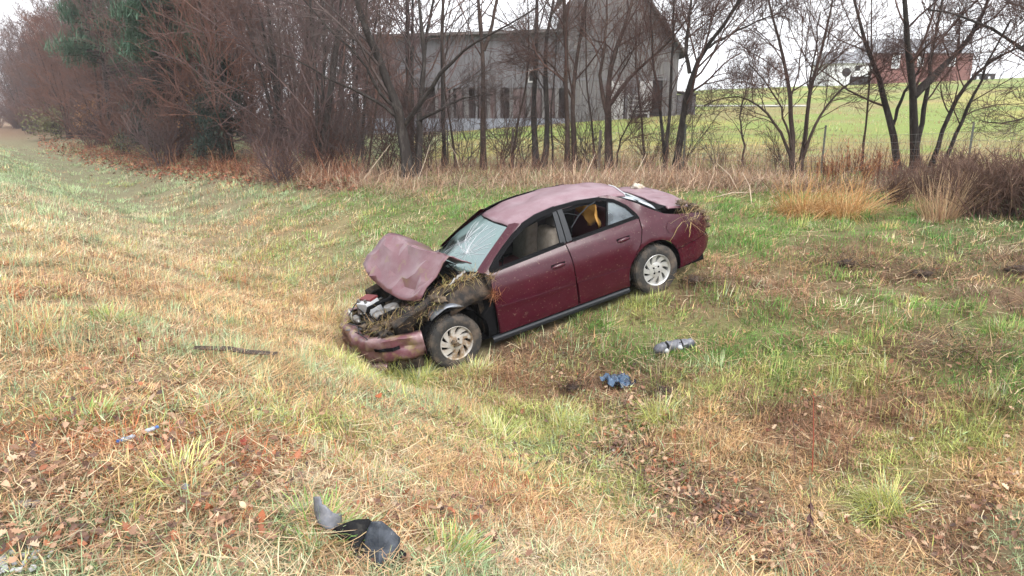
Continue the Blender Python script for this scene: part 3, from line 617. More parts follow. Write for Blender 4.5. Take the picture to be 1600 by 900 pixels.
# ---------------------------------------------------------------- dead brush along the fence
def ribbons(P, az, tilt, length, width, col, K=4, droop=.9, jit=.12, rng=None):
    n = len(P); d = np.stack([np.sin(tilt) * np.cos(az), np.sin(tilt) * np.sin(az), np.cos(tilt)], 1); pts = [P]; st = (length / (K - 1))[:, None]
    dr = (np.zeros(n) + droop) * rng.rand(n)
    for k in range(1, K):
        pts.append(pts[-1] + d * st); d = d + rng.normal(0, jit, (n, 3)); d[:, 2] -= dr / (K - 1); d /= np.linalg.norm(d, axis=1, keepdims=True)
    S_ = np.stack([-np.sin(az + .6), np.cos(az + .6), np.zeros(n)], 1) * width[:, None] / 2
    V = np.empty((n, 2 * K, 3))
    for k in range(K): f_ = 1 - .7 * k / (K - 1); V[:, 2 * k] = pts[k] - S_ * f_; V[:, 2 * k + 1] = pts[k] + S_ * f_
    b = np.arange(n)[:, None, None] * 2 * K + np.arange(K - 1)[None, :, None] * 2; Q = (b + np.array([0, 1, 3, 2])[None, None]).reshape(-1, 4)
    return V.reshape(-1, 3), Q, np.repeat(col, 2 * K, 0)
def ribbon_obj(name, P, az, tilt, length, width, cols, seed, parent=None, **k):
    r_ = np.random.RandomState(seed); cols = np.array(cols); c = cols[r_.randint(len(cols), size=len(P))] * lightness(r_, len(P), .2)
    V, Q, cv = ribbons(P, az, tilt, length, width, c, rng=r_, **k); return link(name, quadmesh(name, V, Q, M['grass'], col=np.clip(cv, 0, .9)), parent)
TAN = [rgb(*c) * .8 for c in ((206, 180, 152), (188, 156, 130), (168, 136, 116), (214, 192, 168), (150, 118, 100), (184, 146, 112))]
def band(n, us, vs, spread, seed, ulo, uhi):
    r_ = np.random.RandomState(seed); u = r_.uniform(ulo, uhi, n); v = np.interp(u, us, vs) + r_.normal(0, 1, n) * np.interp(u, us, spread)
    return grounds(u, np.clip(v, 212, 338)), r_
BU = [380, 450, 640, 850, 1000, 1200, 1400, 1620]; BV = [276, 279, 287, 284, 284, 290, 296, 305]; BS = [5, 9, 11, 10, 9, 8, 8, 9]
P, r_ = band(17000, BU, BV, BS, 1, 400, 1260); P = P[(vn.fbm(P[:, 0] * .9, P[:, 1] * .9, 3) + r_.normal(0, .06, 17000)) > .42]; NB = len(P)
tag(ribbon_obj('dead_weed_stalks', P, r_.uniform(0, 2 * PI, NB), np.abs(r_.normal(.95, .45, NB)), .18 + r_.rand(NB) ** 2.0 * .72, r_.uniform(.007, .016, NB), TAN, 3, jit=.28, droop=1.3), 'tan dead weed stalks tangled along the fence row', 'weeds', kind='stuff')
P, r_ = band(14000, BU, BV, BS, 2, 380, 1620)
tag(ribbon_obj('flattened_straw', P + (0, 0, .04), r_.uniform(0, 2 * PI, 14000), r_.uniform(1.1, 1.6, 14000), r_.uniform(.2, .6, 14000), r_.uniform(.008, .018, 14000), TAN[:5] + [BROWN, PINKB, DARKB], 4, droop=.2), 'flattened tan straw lying under the hedge trees', 'straw', kind='stuff')
P, r_ = band(2600, [380, 640, 1000, 1620], [266, 272, 270, 280], [8, 7, 6, 6], 5, 380, 1620)
tag(ribbon_obj('bramble_canes', P, r_.uniform(0, 2 * PI, 2600), np.abs(r_.normal(.4, .3, 2600)), r_.uniform(.5, 1.3, 2600), r_.uniform(.007, .013, 2600), [rgb(*c) * .7 for c in ((130, 92, 80), (108, 80, 72), (150, 112, 92))], 6, K=6, droop=1.6, jit=.2), 'brown arching bramble canes through the wire fence', 'brambles', kind='stuff')
P, r_ = band(3600, [100, 250, 420, 560], [232, 256, 272, 282], [4, 8, 8, 7], 7, 110, 560)
tag(ribbon_obj('russet_stalks', P, r_.uniform(0, 2 * PI, 3600), np.abs(r_.normal(.7, .4, 3600)), .25 + r_.rand(3600) ** 1.8 * 1.0, r_.uniform(.009, .018, 3600), [rgb(*c) * .75 for c in ((170, 112, 84), (146, 92, 70), (190, 140, 108), (120, 82, 66))], 8, jit=.2, droop=1.4, K=5), 'russet dead stalks over the leafy bank below the wood', 'weeds', kind='stuff')
# pale long dead stems leaning in the brush
M['drystem'] = mat('dry_stem', (.50, .40, .30), .8, n1=(4, (.32, .24, .18), .5, .7))
stm = [(560, 290, 610, 225), (650, 288, 672, 225), (720, 270, 700, 220), (1155, 300, 1120, 255), (1175, 318, 1160, 270), (985, 285, 1010, 240), (480, 282, 455, 235), (905, 292, 930, 240), (1100, 310, 1180, 300), (425, 275, 410, 232)]
ll = ['left of the leaning tree', 'right of the leaning tree trunk', 'beside the slim upright tree', 'crossing the open gap of the hedge', 'nearest the car tail at the brush edge', 'behind the car roof on the right', 'at the left end of the tan brush', 'straight behind the car roof', 'lying almost flat behind the car tail', 'at the foot of the left wood']
for k, (u0, v0, u1, v1) in enumerate(stm):
    a = ground(u0, v0); b = at(u1, v1, a[1] + .3); mb = MB(); m_ = (a + b) / 2 + np.array([.04, 0, .05]); mb.tube([a - (0, 0, .03), m_, b], [.010, .008, .004], 5); o = mb.build('dead_stem', M['drystem'])
    tag(o, 'long pale dead stem leaning ' + ll[k] if k != 8 else 'long pale dead stem ' + ll[k], 'stem', 'long pale dead stems in the brush')
def bunch(label, base, n, L_, spread, seed, cols, wd=.008, flat=.5, droop=1.6, rad=.15, name='grass_clump', K=6, lean=None, group=None):
    r_ = np.random.RandomState(seed); az = r_.uniform(0, 2 * PI, n); rr = r_.rand(n) ** .6 * rad
    P = np.c_[base[0] + rr * np.cos(az), base[1] + rr * np.sin(az), np.full(n, base[2])]; P[:, 2] = hgt(P[:, 0], P[:, 1]) - .02
    tl = np.abs(r_.normal(flat, spread, n))
    if lean is not None: az = np.where(r_.rand(n) < .75, lean + r_.normal(0, .5, n), az)
    P -= np.array(base); r2 = np.random.RandomState(seed)
    o = ribbon_obj(name, P, az, tl, r_.uniform(.5, 1.1, n) * L_, r_.uniform(.6, 1.3, n) * wd, cols, seed, K=K, droop=droop); o.location = base
    tag(o, label, 'grass clump', group); return o
GOLD = [rgb(*c) * .78 for c in ((210, 164, 104), (192, 144, 90), (222, 188, 138), (168, 122, 80))]
for k, (u, v, lab) in enumerate([(1255, 333, 'golden drooping grass clump, left one of the pair beside the brush edge'), (1320, 337, 'golden drooping grass clump, right one of the pair beside the brush edge')]):
    bunch(lab, ground(u, v), 750, .95, .4, 40 + k, GOLD, flat=.85, rad=.4, droop=2.6, wd=.008)
bunch('pale stiff upright grass clump before the red-brown shrubs', ground(1468, 345), 260, .8, .22, 43, [rgb(*c) * .8 for c in ((214, 186, 150), (196, 164, 128), (170, 134, 108))], flat=.32, rad=.22, droop=.5, wd=.009)
YG = [YGREEN * 1.2, PGREEN * 1.2, rgb(212, 206, 132), rgb(196, 206, 124), PSTRAW * 1.2]
for k, (u, v, n, L_, lean, lab) in enumerate([(1385, 800, 330, .30, 3.0, 'big yellow-green grass clump combed flat to the left at lower right'), (620, 590, 300, .34, 3.6, 'yellow-green grass clump right under the crumpled bumper'), (880, 665, 260, .30, 5.2, 'pale yellow-green grass clump bent over below the blue wrap'), (1030, 655, 240, .30, 3.6, 'yellow-green grass clump right of the dark leaf patch'), (775, 685, 220, .28, 2.4, 'yellow-green grass clump below the front wheel'),
    (135, 655, 160, .22, 1.5, 'small bright green grass tuft at far left among brown leaves'), (275, 750, 160, .20, 1.5, 'small green tuft below the crushed bottle'), (490, 830, 200, .26, 2.6, 'green grass tuft hugging the left end of the torn liner'), (690, 870, 220, .26, .5, 'green grass tuft right of the torn liner'), (1560, 520, 200, .25, 1.6, 'dark green grass tuft at the right edge of the far bank'), (170, 500, 180, .26, 1.6, 'blue-green grass tuft in straw at upper left'), (475, 475, 160, .3, 1.6, 'tall ochre grass tuft left of the wrecked engine bay'),
    (560, 584, 160, .20, 1.6, 'yellow-green grass clump at the left end of the bumper'), (655, 592, 260, .30, 1.6, 'yellow-green grass clump between bumper and front wheel'), (820, 528, 120, .20, 1.6, 'short green grass tuft under the front door sill'), (905, 498, 120, .20, 1.6, 'short green grass tuft under the rear door sill'), (740, 585, 170, .22, 1.6, 'pale grass clump right of the front wheel'), (526, 566, 150, .22, 1.6, 'tall straw-green grass clump left of the bumper corner')]):
    cl = YG
    if 'green grass tuft' in lab or 'bright green' in lab: cl = [GREEN * 1.2, YGREEN, PGREEN * 1.1, rgb(160, 180, 106) * .85, STRAW]; L_ *= .75
    if 'ochre' in lab: cl = [OCH, STRAW, PSTRAW]
    bunch(lab, ground(u, v), int(n * 1.4), L_, .35, 60 + k, cl, wd=.0085, flat=.8, rad=.13, droop=1.3, K=5, lean=lean if k < 5 else None)
# goldenrod and red-brown shrubs on the right
M['redbrown'] = mat('red_brown_twig', (.105, .062, .048), .9, n1=(3, (.18, .115, .085), .45, .65), spec=.1)
rsm = [None]
def shrub2(seed): 
    return shrub_mesh(seed, 'redbrown', .95, 34, 8, 5, 'branches', .005, .9)
rs = [shrub2(5), shrub2(6)]
RL = ['leftmost red-brown shrub behind the golden clumps', 'red-brown shrub just right of the stiff pale clump', 'red-brown shrub second from the right edge', 'red-brown shrub cut by the right edge of the view', 'red-brown shrub behind the stiff pale clump', 'taller red-brown shrub under the many-stemmed tree']
for k, (u, v, s) in enumerate([(1400, 318, .75), (1520, 338, 1.05), (1570, 340, 1.1), (1625, 345, 1.2), (1460, 315, .9), (1500, 305, 1.0)]):
    o = link('red_brown_shrub', rs[k % 2]); o.location = ground(u, v) - (0, 0, .04); o.scale = (s, s, s); o.rotation_euler = (0, 0, k * 1.3); tag(o, RL[k], 'shrub', 'red-brown shrubs at the right')
def plume(label, base, H, seed, group):
    r_ = np.random.RandomState(seed); root = thing('goldenrod_weed', label, 'weed', base, group=group); n = 9; V = MB()
    tp = []
    for k in range(n):
        a = r_.uniform(0, 2 * PI); t = r_.uniform(0, .25); d = np.array([math.cos(a) * t, math.sin(a) * t, 1]) * H * r_.uniform(.7, 1.1); b0 = np.array([r_.normal(0, .07), r_.normal(0, .07), 0]); V.tube([b0, b0 + d * .5, b0 + d], [.006, .005, .003], 4); tp.append((b0, d))
    V.build('stems', M['redbrown'], root)
    P = []
    for b0, d in tp:
        q = r_.uniform(.45, 1, 45)[:, None]; P.append(b0 + d * q + r_.normal(0, .012, (45, 3)))
    P = np.vstack(P); m_ = len(P)
    ribbon_obj('seed_plumes', P, r_.uniform(0, 6.3, m_), r_.uniform(.3, 1.5, m_), r_.uniform(.04, .1, m_), r_.uniform(.008, .018, m_), [rgb(*c) * .7 for c in ((166, 108, 74), (182, 126, 90), (140, 90, 64))], seed, parent=root, K=3); return root
for k, (u, v, H) in enumerate([(1300, 300, .75), (1328, 292, .9), (1350, 300, .8), (1372, 296, .85), (1390, 300, .7), (1285, 292, .6)]):
    plume(['leftmost brown goldenrod weed left of the many-stemmed tree', 'tall brown goldenrod weed next to a steel post', 'brown goldenrod weed in the middle of the weed group', 'brown goldenrod weed leaning at the tree trunks', 'low brown goldenrod weed touching the tree trunks', 'lowest brown goldenrod weed against the steel post'][k], ground(u, v) - (0, 0, .03), H, 80 + k, 'brown goldenrod weeds before the fence')
# single stalks standing in the foreground
M['redstem'] = mat('red_stem', (.28, .06, .035), .6); M['darkstem'] = mat('dark_stem', (.09, .045, .04), .8)
def stalk(label, u, v, v2, m, r=.004, leaf=False, du=2, name='dry_stalk'):
    b = ground(u, v); t = at(u + du, v2, b[1] + .02); root = thing(name, label, 'stalk', b, group='single stalks in the foreground'); t = t - b
    mb = MB(); mb.tube([(0, 0, -.02), t * .5 + (.006, 0, 0), t], [r, r * .9, r * .6], 6); mb.build('stem', m, root)
    r_ = np.random.RandomState(int(u)); lf = MB()
    for k in range(10 if leaf else 5):
        q = t * (r_.uniform(.1, .9) if leaf else r_.uniform(.8, 1)); a = r_.uniform(0, 6.3); l = .07 if leaf else .018; d = np.array([math.cos(a) * .5, math.sin(a) * .5, -.9 if leaf else .8]) * l; s_ = np.array([-math.sin(a), math.cos(a), 0]) * l * .16
        lf.add([q, q + d * .5 + s_, q + d, q + d * .5 - s_], [(0, 1, 2, 3)])
    lf.build('leaves' if leaf else 'seed_head', m, root, solid=.002)
stalk('bright red upright dry stalk in the grass at lower right', 1269, 742, 622, M['redstem'], .0045)
stalk('thin dark bent stalk left of the bright red stalk', 1242, 728, 650, M['darkstem'], .003, du=-3)
stalk('brown stalk with hanging shrivelled leaves under the red stalk', 1264, 840, 775, M['darkstem'], .0045, leaf=True)
stalk('thin dark stalk by the yellow-green clump', 1322, 750, 700, M['darkstem'], .0025)
stalk('thin dark stalk at the far lower right', 1512, 752, 702, M['darkstem'], .003)
stalk('short red stalk above the lowest leaves', 1500, 892, 850, M['darkstem'], .0035)
stalk('thin brown stalk right of the dark leaf patch', 1052, 742, 668, M['redstem'], .0028, du=3)
stalk('red stalk at the right end of the leaf patch', 1108, 745, 690, M['redstem'], .003)

# ---------------------------------------------------------------- wire fence
M['steel'] = mat('weathered_post', (.07, .075, .065), .7, n1=(20, (.16, .09, .06), .55, .7)); M['oldwood'] = mat('old_wood', (.16, .13, .11), .9, n1=(12, (.26, .23, .2), .45, .65, (1, 1, .2)), bump=(30, .5)); M['wire'] = mat('galvanised_wire', (.22, .22, .22), .5, .6)
fp = [ground(u, v) for u, v in ((700, 258), (800, 261), (935, 265), (1067, 271), (1282, 277))]; dlt = fp[4] - fp[3]
for k in (1, 2, 3):
    q = fp[4] + dlt * k * .95; q[2] = hgt(q[0], q[1]); fp.append(q)
q = fp[0] - (fp[1] - fp[0]) * 1.6; q[2] = hgt(q[0], q[1]); fp.insert(0, q)
q = fp[0] - (fp[1] - fp[0]) * 1.0; q[2] = hgt(q[0], q[1]); fp.insert(0, q)
fence = thing('wire_fence', 'woven wire fence on thin posts behind the hedge trees', 'fence', fp[4])
f0 = fp[4]
for k, p in enumerate(fp):
    mb = MB(); p = p - f0
    if k in (3, 4): mb.tube([p + (0, 0, -.3), p + (.02, 0, .6), p + (.03, 0, 1.08)], [.05, .045, .04], 8); m_ = M['oldwood']
    else:  # steel T post: flange and web
        mb.box(p + np.array([-.024, -.003, -.3]), p + np.array([.024, .003, 1.25])); mb.box(p + np.array([-.003, .004, -.3]), p + np.array([.003, .034, 1.25]))
        for z in np.arange(.1, 1.2, .1): mb.box(p + np.array([-.006, -.011, z]), p + np.array([.006, -.0035, z + .02]))
        m_ = M['steel']
    mb.build('fence_post', m_, fence)
for k in range(len(fp) - 1):
    a, b = fp[k] - f0, fp[k + 1] - f0; mb = MB(); rr = random.Random(k); sag = rr.uniform(0, .03)
    hs_ = [.05, .15, .26, .38, .52, .67, .84, 1.02]
    off = np.array([0, -.014, 0])
    for h in hs_:
        mb.tube([a + off + (0, 0, h), (a + b) / 2 + off + (0, 0, h - sag), b + off + (0, 0, h)], .0032, 3, False)
    n = int(np.linalg.norm(b - a) / .16)
    for j in range(1, n):
        q = a + (b - a) * j / n + off; s_ = sag * 4 * (j / n) * (1 - j / n); mb.tube([q + (0, 0, .05 - s_), q + (rr.uniform(-.01, .01), 0, 1.02 - s_)], .0026, 3, False)
    tag(mb.build('wire_mesh', M['wire'], fence), kind='stuff')

# ---------------------------------------------------------------- barn
M['greywood'] = mat('grey_board', (.092, .085, .088), .9, n1=(3, (.10, .09, .085), .45, .65, (2, 2, .3)), n2=(14, (.15, .14, .14), .5, .7, (1, 1, .1)), bump=(20, .4)); M['palewall'] = mat('pale_siding', (.115, .11, .12), .85, n1=(3, (.065, .058, .06), .45, .7, (2, 2, .4)))
M['barnroof'] = mat('old_metal_roof', (.09, .083, .083), .85, 0, n1=(3, (.13, .085, .07), .5, .7)); M['dark'] = mat('dark_inside', (.022, .019, .019), .95, spec=.1); M['darkred'] = mat('dark_red_board', (.085, .055, .055), .9, n1=(4, (.15, .125, .125), .5, .7, (2, 2, .4)))
M['stone'] = mat('blue_grey_foundation', (.15, .16, .19), .8, n1=(5, (.20, .215, .25), .45, .65)); M['whitepaint'] = mat('old_white_paint', (.30, .29, .29), .7, n1=(8, (.4, .38, .36), .5, .7))
def wx(u, Y, z=3.0):
    d = cF[1] * Y + cF[2] * (z - 1.65); return (u - 800) / FPX * d
YB = 45.0
barn = thing('barn', 'grey weathered board barn with steep gable and long low wing', 'barn', (wx(975, YB), YB, 1.2)); B0 = np.array([wx(975, YB), YB, 1.2])
def bb(mb, x0, x1, y0, y1, z0, z1): mb.box((x0 - B0[0], y0 - B0[1], z0 - B0[2]), (x1 - B0[0], y1 - B0[1], z1 - B0[2]))
gl, gr_, gm_ = wx(886, YB), wx(1058, YB), (wx(886, YB) + wx(1058, YB)) / 2
hw = gr_ - gm_; ze = 5.45; zk = 8.4; zp = 10.2
RX = [wx(u, YB) for u in (886, 922, 1005, 1058)]; RZ = [9.3, 11.0, 8.3, 5.45]
def roofz(x): return np.interp(x, RX, RZ)
rr = random.Random(4)
mb = MB(); x = gl
while x < gr_ - .02:   # vertical siding, each board proud or shy of the next
    x1 = min(x + rr.uniform(.16, .24), gr_); o_ = rr.uniform(0, .03); zt = min(roofz(x), roofz(x1)); z0 = 1.0 + rr.uniform(-.05, .1)
    if x1 > wx(1023, YB) and x < wx(1032, YB): z0 = 3.9
    elif x1 > wx(955, YB) and x < wx(1020, YB): z0 = 3.78
    bb(mb, x + .008, x1 - .008, YB - .03 - o_, YB + .03, z0, zt); x = x1
tag(mb.build('siding', M['greywood'], barn), kind='stuff', label='vertical grey boards of the gable end')
mb = MB(); bb(mb, gl + .05, gr_ - .05, YB + .035, YB + 12, .4, ze - .1); bb(mb, gl + .02, RX[2], YB + .2, YB + 12, ze, 8.3)
mb.build('inner_wall', M['dark'], barn)
mb = MB(); a = [(RX[0] - .3, 9.15), (RX[1], 11.1), ((RX[1] + RX[2]) / 2, 9.8), (RX[2], 8.42), (gr_ + .45, ze - .35)]
vs = [];
for y in (YB - .45, YB + 12.4):
    for (x, z) in a: vs.append((x - B0[0], y - B0[1], z - B0[2]))
mb.add(vs, [(i, i + 1, i + 6, i + 5) for i in range(4)]); mb.build('roof', M['barnroof'], barn, solid=.12)
mb = MB(); bb(mb, gl, gr_, YB - .075, YB - .062, 3.72, 3.84); bb(mb, gl, gr_, YB - .075, YB - .062, 5.4, 5.5); mb.build('batten', M['palewall'], barn)
for x0, x1 in ((955, 975), (977, 997), (999, 1019)):
    d_ = link('door', None, barn) if False else None
    mb = MB(); X0, X1 = wx(x0, YB), wx(x1, YB); xs = np.linspace(X0, X1, 6)
    for k in range(5): bb(mb, xs[k] + .006, xs[k + 1] - .006, YB - .06, YB - .02, 1.9 if x0 > 990 else 1.3, 3.7)
    mb.build('door', M['whitepaint'] if x0 != 977 else M['palewall'], barn)
mb = MB(); bb(mb, wx(1024, YB), wx(1031, YB), YB - .033, YB - .005, 2.3, 3.9); mb.build('door_opening', M['dark'], barn)
# white rail gate at the foot of the gable
g_ = thing('rail_gate', 'white rail gate leaning at the foot of the barn gable', 'gate', (wx(999, YB - 1), YB - 1, float(hgt(wx(999, YB - 1), YB - 1)) + .25))
for z in (.0, .25, .5, .75, 1.0): mb = MB(); mb.box((-.62, -.02, z), (.62, .02, z + .11)); mb.build('rail', M['whitepaint'], g_)
for x in (-.62, .62): mb = MB(); mb.box((x - .05, .021, -.3), (x + .05, .09, 1.25)); mb.build('post', M['whitepaint'], g_)
# low wing
wl, wr = wx(560, YB), gl
mb = MB(); x = wl
while x < wr - .02:
    x1 = min(x + rr.uniform(.22, .3), wr); bb(mb, x + .006, x1 - .006, YB + .25 - rr.uniform(0, .025), YB + .3, 3.3 + rr.uniform(-.04, .04), 6.35 + .3 * (x - wl) / (wr - wl)); x = x1
tag(mb.build('wing_siding', M['palewall'], barn), kind='stuff', label='pale upright siding of the low wing')
mb = MB(); bb(mb, wl, wr, YB + .1, YB + .5, .2, 1.45); mb.build('foundation_wall', M['stone'], barn)
mb = MB(); bb(mb, wl, wr, YB + 1.2, YB + 1.4, .6, 6.2); mb.build('back_wall', M['darkred'], barn)
for u in (600, 640, 681, 705, 727, 744, 762, 778, 800, 826, 850, 872):
    mb = MB(); X = wx(u, YB); bb(mb, X - .06 - .05 * (u % 3), X + .06 + .04 * (u % 4), YB + .12, YB + .29, 1.45, 3.3); mb.build('wing_post', M['palewall'] if u in (744, 778) else M['greywood'], barn)
for u0, u1 in ((800, 826), (828, 868), (684, 700), (748, 760), (764, 776), (712, 722), (642, 660)):
    mb = MB(); bb(mb, wx(u0, YB), wx(u1, YB), YB + .31, YB + .36, 1.46, 3.25); mb.build('board_panel', M['darkred'], barn)
mb = MB(); vs = [(x - B0[0], y - B0[1], z - B0[2]) for x, y, z in ((wl - .3, YB - .25, 6.25), (wr - .02, YB - .25, 6.62), (wr - .02, YB + 6, 6.72), (wl - .3, YB + 6, 6.35))]
mb.add(vs, [(0, 1, 2, 3)]); mb.build('wing_roof', M['barnroof'], barn, solid=.16)
mb = MB(); bb(mb, wx(825, YB), wx(838, YB), YB + .16, YB + .24, 3.6, 4.4); w_ = mb.build('window', M['whitepaint'], barn); mb = MB(); bb(mb, wx(827, YB), wx(836, YB), YB + .15, YB + .158, 3.7, 4.3); mb.build('pane', M['dark'], w_)
# lean-to shed right of the barn
sh = thing('lean_to_shed', 'small pale lean-to shed against the right side of the barn', 'shed', (wx(1073, 46), 46, float(hgt(wx(1073, 46), 46))))
mb = MB(); mb.box((-.55, 0, -.3), (.6, 2, 1.25)); mb.build('wall', M['palewall'], sh); mb = MB(); mb.add([(-.65, -.2, 1.45), (.75, -.2, 1.28), (.75, 2.2, 1.28), (-.65, 2.2, 1.45)], [(0, 1, 2, 3)]); mb.build('roof', M['barnroof'], sh, solid=.06); mb = MB(); mb.box((-.1, -.02, -.2), (.35, -.004, .95)); mb.build('door', M['dark'], sh)
# ---------------------------------------------------------------- buildings on the hill
def frm(u, v, Y): p = at(u, v, Y); return p
YH = 104.0
M['white'] = mat('white_siding', (.74, .75, .77), .7); M['shingle'] = mat('grey_shingle', (.20, .205, .22), .85, n1=(4, (.26, .26, .28), .45, .65)); M['redbrick'] = mat('red_brown_siding', (.17, .058, .045), .8, n1=(3, (.13, .05, .04), .45, .65)); M['glass_far'] = mat('window_glass', (.45, .47, .5), .15, .0)
def house(name, label, u0, u1, vb, ve, vr, Y, dep, wall, roof, hip=.8):
    a = at(u0, vb, Y); b = at(u1, vb, Y); zb = a[2]; ze_ = at(u0, ve, Y)[2]; zr = at(u0, vr, Y)[2]; cx = (a[0] + b[0]) / 2; W = (b[0] - a[0]) / 2
    r = thing(name, label, 'building', (cx, Y, zb)); mb = MB(); mb.box((-W, 0, -1.5), (W, dep, ze_ - zb)); mb.build('wall', wall, r); h = ze_ - zb; t = zr - zb + .0
    mb = MB(); o_ = .35; mb.add([(-W - o_, -o_, h - .1), (W + o_, -o_, h - .1), (W + o_, dep + o_, h - .1), (-W - o_, dep + o_, h - .1), (-W + hip, dep / 2, t), (W - hip, dep / 2, t)], [(0, 1, 5, 4), (1, 2, 5), (2, 3, 4, 5), (3, 0, 4), (3, 2, 1, 0)]); mb.build('roof', roof, r); return r, W, h
g_, W, h = house('white_outbuilding', 'white outbuilding with grey roof on the hill crest', 1294, 1360, 131, 98, 78, YH, 6, M['white'], M['shingle'], .3)
mb = MB(); mb.lathe([(0.001, -.06), (.55, -.06), (.62, -.02), (.62, .0)], 28, 'y', (-W + 2.4, -.003, h * .55)); mb.build('round_vent', M['dark'], g_)
mb = MB(); mb.box((-W + 3.6, -.06, h * .62), (-W + 4.3, -.01, h * .85)); mb.build('window', M['dark'], g_)
mb = MB(); mb.box((W - 3.0, -.07, -.2), (W - .3, -.015, 1.0)); mb.build('garage_opening', M['dark'], g_)
g_, W, h = house('red_house', 'low red-brown house with grey roof on the hill crest', 1360, 1516, 122, 82, 56, YH + 2, 8, M['redbrick'], M['shingle'], 1.5)
for u0, u1, va, vb_ in ((1392, 1407, 86, 107), (1432, 1444, 88, 104), (1480, 1494, 86, 104)):
    a = at(u0, vb_, YH + 2); b = at(u1, va, YH + 2); cx_ = g_.location; mb = MB(); mb.box((a[0] - cx_[0], -.09, a[2] - cx_[2]), (b[0] - cx_[0], -.01, b[2] - cx_[2])); w_ = mb.build('window', M['white'], g_)
    mb = MB(); mb.box((a[0] - cx_[0] + .15, -.11, a[2] - cx_[2] + .15), (b[0] - cx_[0] - .15, -.0905, b[2] - cx_[2] - .15)); mb.build('pane', M['glass_far'], w_)
# dark wagon beside the red house
q = at(1537, 120, YH); wg = thing('farm_wagon', 'low dark farm wagon parked right of the red house', 'wagon', (q[0], q[1], float(hgt(q[0], q[1]))))
mb = MB(); mb.box((-1.3, -.7, .5), (1.2, .7, .85)); mb.build('wagon_bed', M['dark'], wg)
for x in (-.8, .8):
    for y in (-.75, .75): mb = MB(); mb.lathe([(.001, -.08), (.3, -.08), (.32, 0), (.3, .08), (.001, .08)], 16, 'y', (x, y, .32)); mb.build('wheel', M['dark'], wg)
# pale gravel lane across the field
lu = np.linspace(1040, 1260, 40); A = grounds(lu, np.full(40, 165.)); Bq = grounds(lu, np.full(40, 167.)); A[:, 2] += .05; Bq[:, 2] += .05
M['gravel'] = mat('pale_gravel', (.36, .35, .31), .95, n1=(20, (.28, .27, .23), .45, .65))
mb = MB(); mb.grid([A.tolist(), Bq.tolist()]); tag(mb.build('gravel_lane', M['gravel']), 'pale gravel lane crossing the field beyond the fence', kind='structure')
# ================================================================ the wrecked car
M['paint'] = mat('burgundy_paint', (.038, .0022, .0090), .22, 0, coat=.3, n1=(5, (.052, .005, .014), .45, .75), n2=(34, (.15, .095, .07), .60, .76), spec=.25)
M['paint_top'] = mat('dusty_sky_lit_burgundy', (.150, .070, .088), .40, 0, coat=.3, n1=(5, (.20, .125, .145), .42, .70), n2=(24, (.10, .04, .05), .62, .74), spec=.5)  # roof and trunk: base colour lightened for the sky's reflection, with some dust
M['paint_mud'] = mat('mud_streaked_paint', (.12, .042, .055), .42, .1, coat=.3, n1=(4, (.21, .13, .13), .44, .64), n2=(7, (.20, .14, .075), .50, .62), bump=(10, .4))
M['blk'] = mat('black_trim', (.006, .006, .007), .75, spec=.06); M['rub'] = mat('tyre_rubber', (.018, .017, .016), .85, n1=(7, (.10, .075, .055), .44, .68), bump=(40, .3)); M['trimgrey'] = mat('dark_grey_trim', (.016, .018, .022), .55, spec=.25)
M['alloy'] = mat('alloy_wheel', (.50, .50, .49), .38, .6, n1=(9, (.30, .26, .21), .56, .74)); M['alloy_mud'] = mat('muddy_alloy', (.44, .42, .39), .5, .4, n1=(8, (.24, .17, .11), .48, .60))
M['blackmetal'] = mat('sooty_metal', (.012, .011, .011), .6, .2, n1=(8, (.075, .052, .035), .42, .66), bump=(14, .8), spec=.2); M['greymetal'] = mat('bare_metal', (.22, .22, .22), .4, .6, n1=(10, (.10, .08, .06), .45, .65)); M['beige'] = mat('beige_cloth', (.34, .29, .24), .9, n1=(12, (.26, .22, .18), .45, .6)); M['greycloth'] = mat('grey_cloth', (.075, .07, .07), .9)
M['wine'] = mat('wine_cloth', (.13, .03, .035), .85); M['ochre'] = mat('ochre_cloth', (.50, .27, .06), .8, n1=(8, (.40, .20, .05), .45, .65)); M['mud'] = mat('dried_mud', (.075, .055, .038), .95, n1=(14, (.16, .12, .08), .45, .65), bump=(20, .8)); M['battop'] = mat('red_battery_cover', (.13, .018, .02), .5); M['label'] = mat('white_label', (.45, .46, .48), .5); M['lens'] = mat('hazy_lens', (.30, .30, .27), .12, 0, coat=.8)
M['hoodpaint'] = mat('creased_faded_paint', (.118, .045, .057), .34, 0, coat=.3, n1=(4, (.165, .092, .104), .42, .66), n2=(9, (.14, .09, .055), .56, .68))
M['scrap'] = mat('pale_scrap', (.48, .43, .36), .8, n1=(25, (.3, .24, .18), .45, .6))
M['flap'] = mat('bent_grey_edge', (.10, .11, .13), .35, .4, n1=(9, (.05, .045, .04), .45, .6))
M['redlens'] = mat('red_lens', (.28, .015, .02), .15, coat=.8)
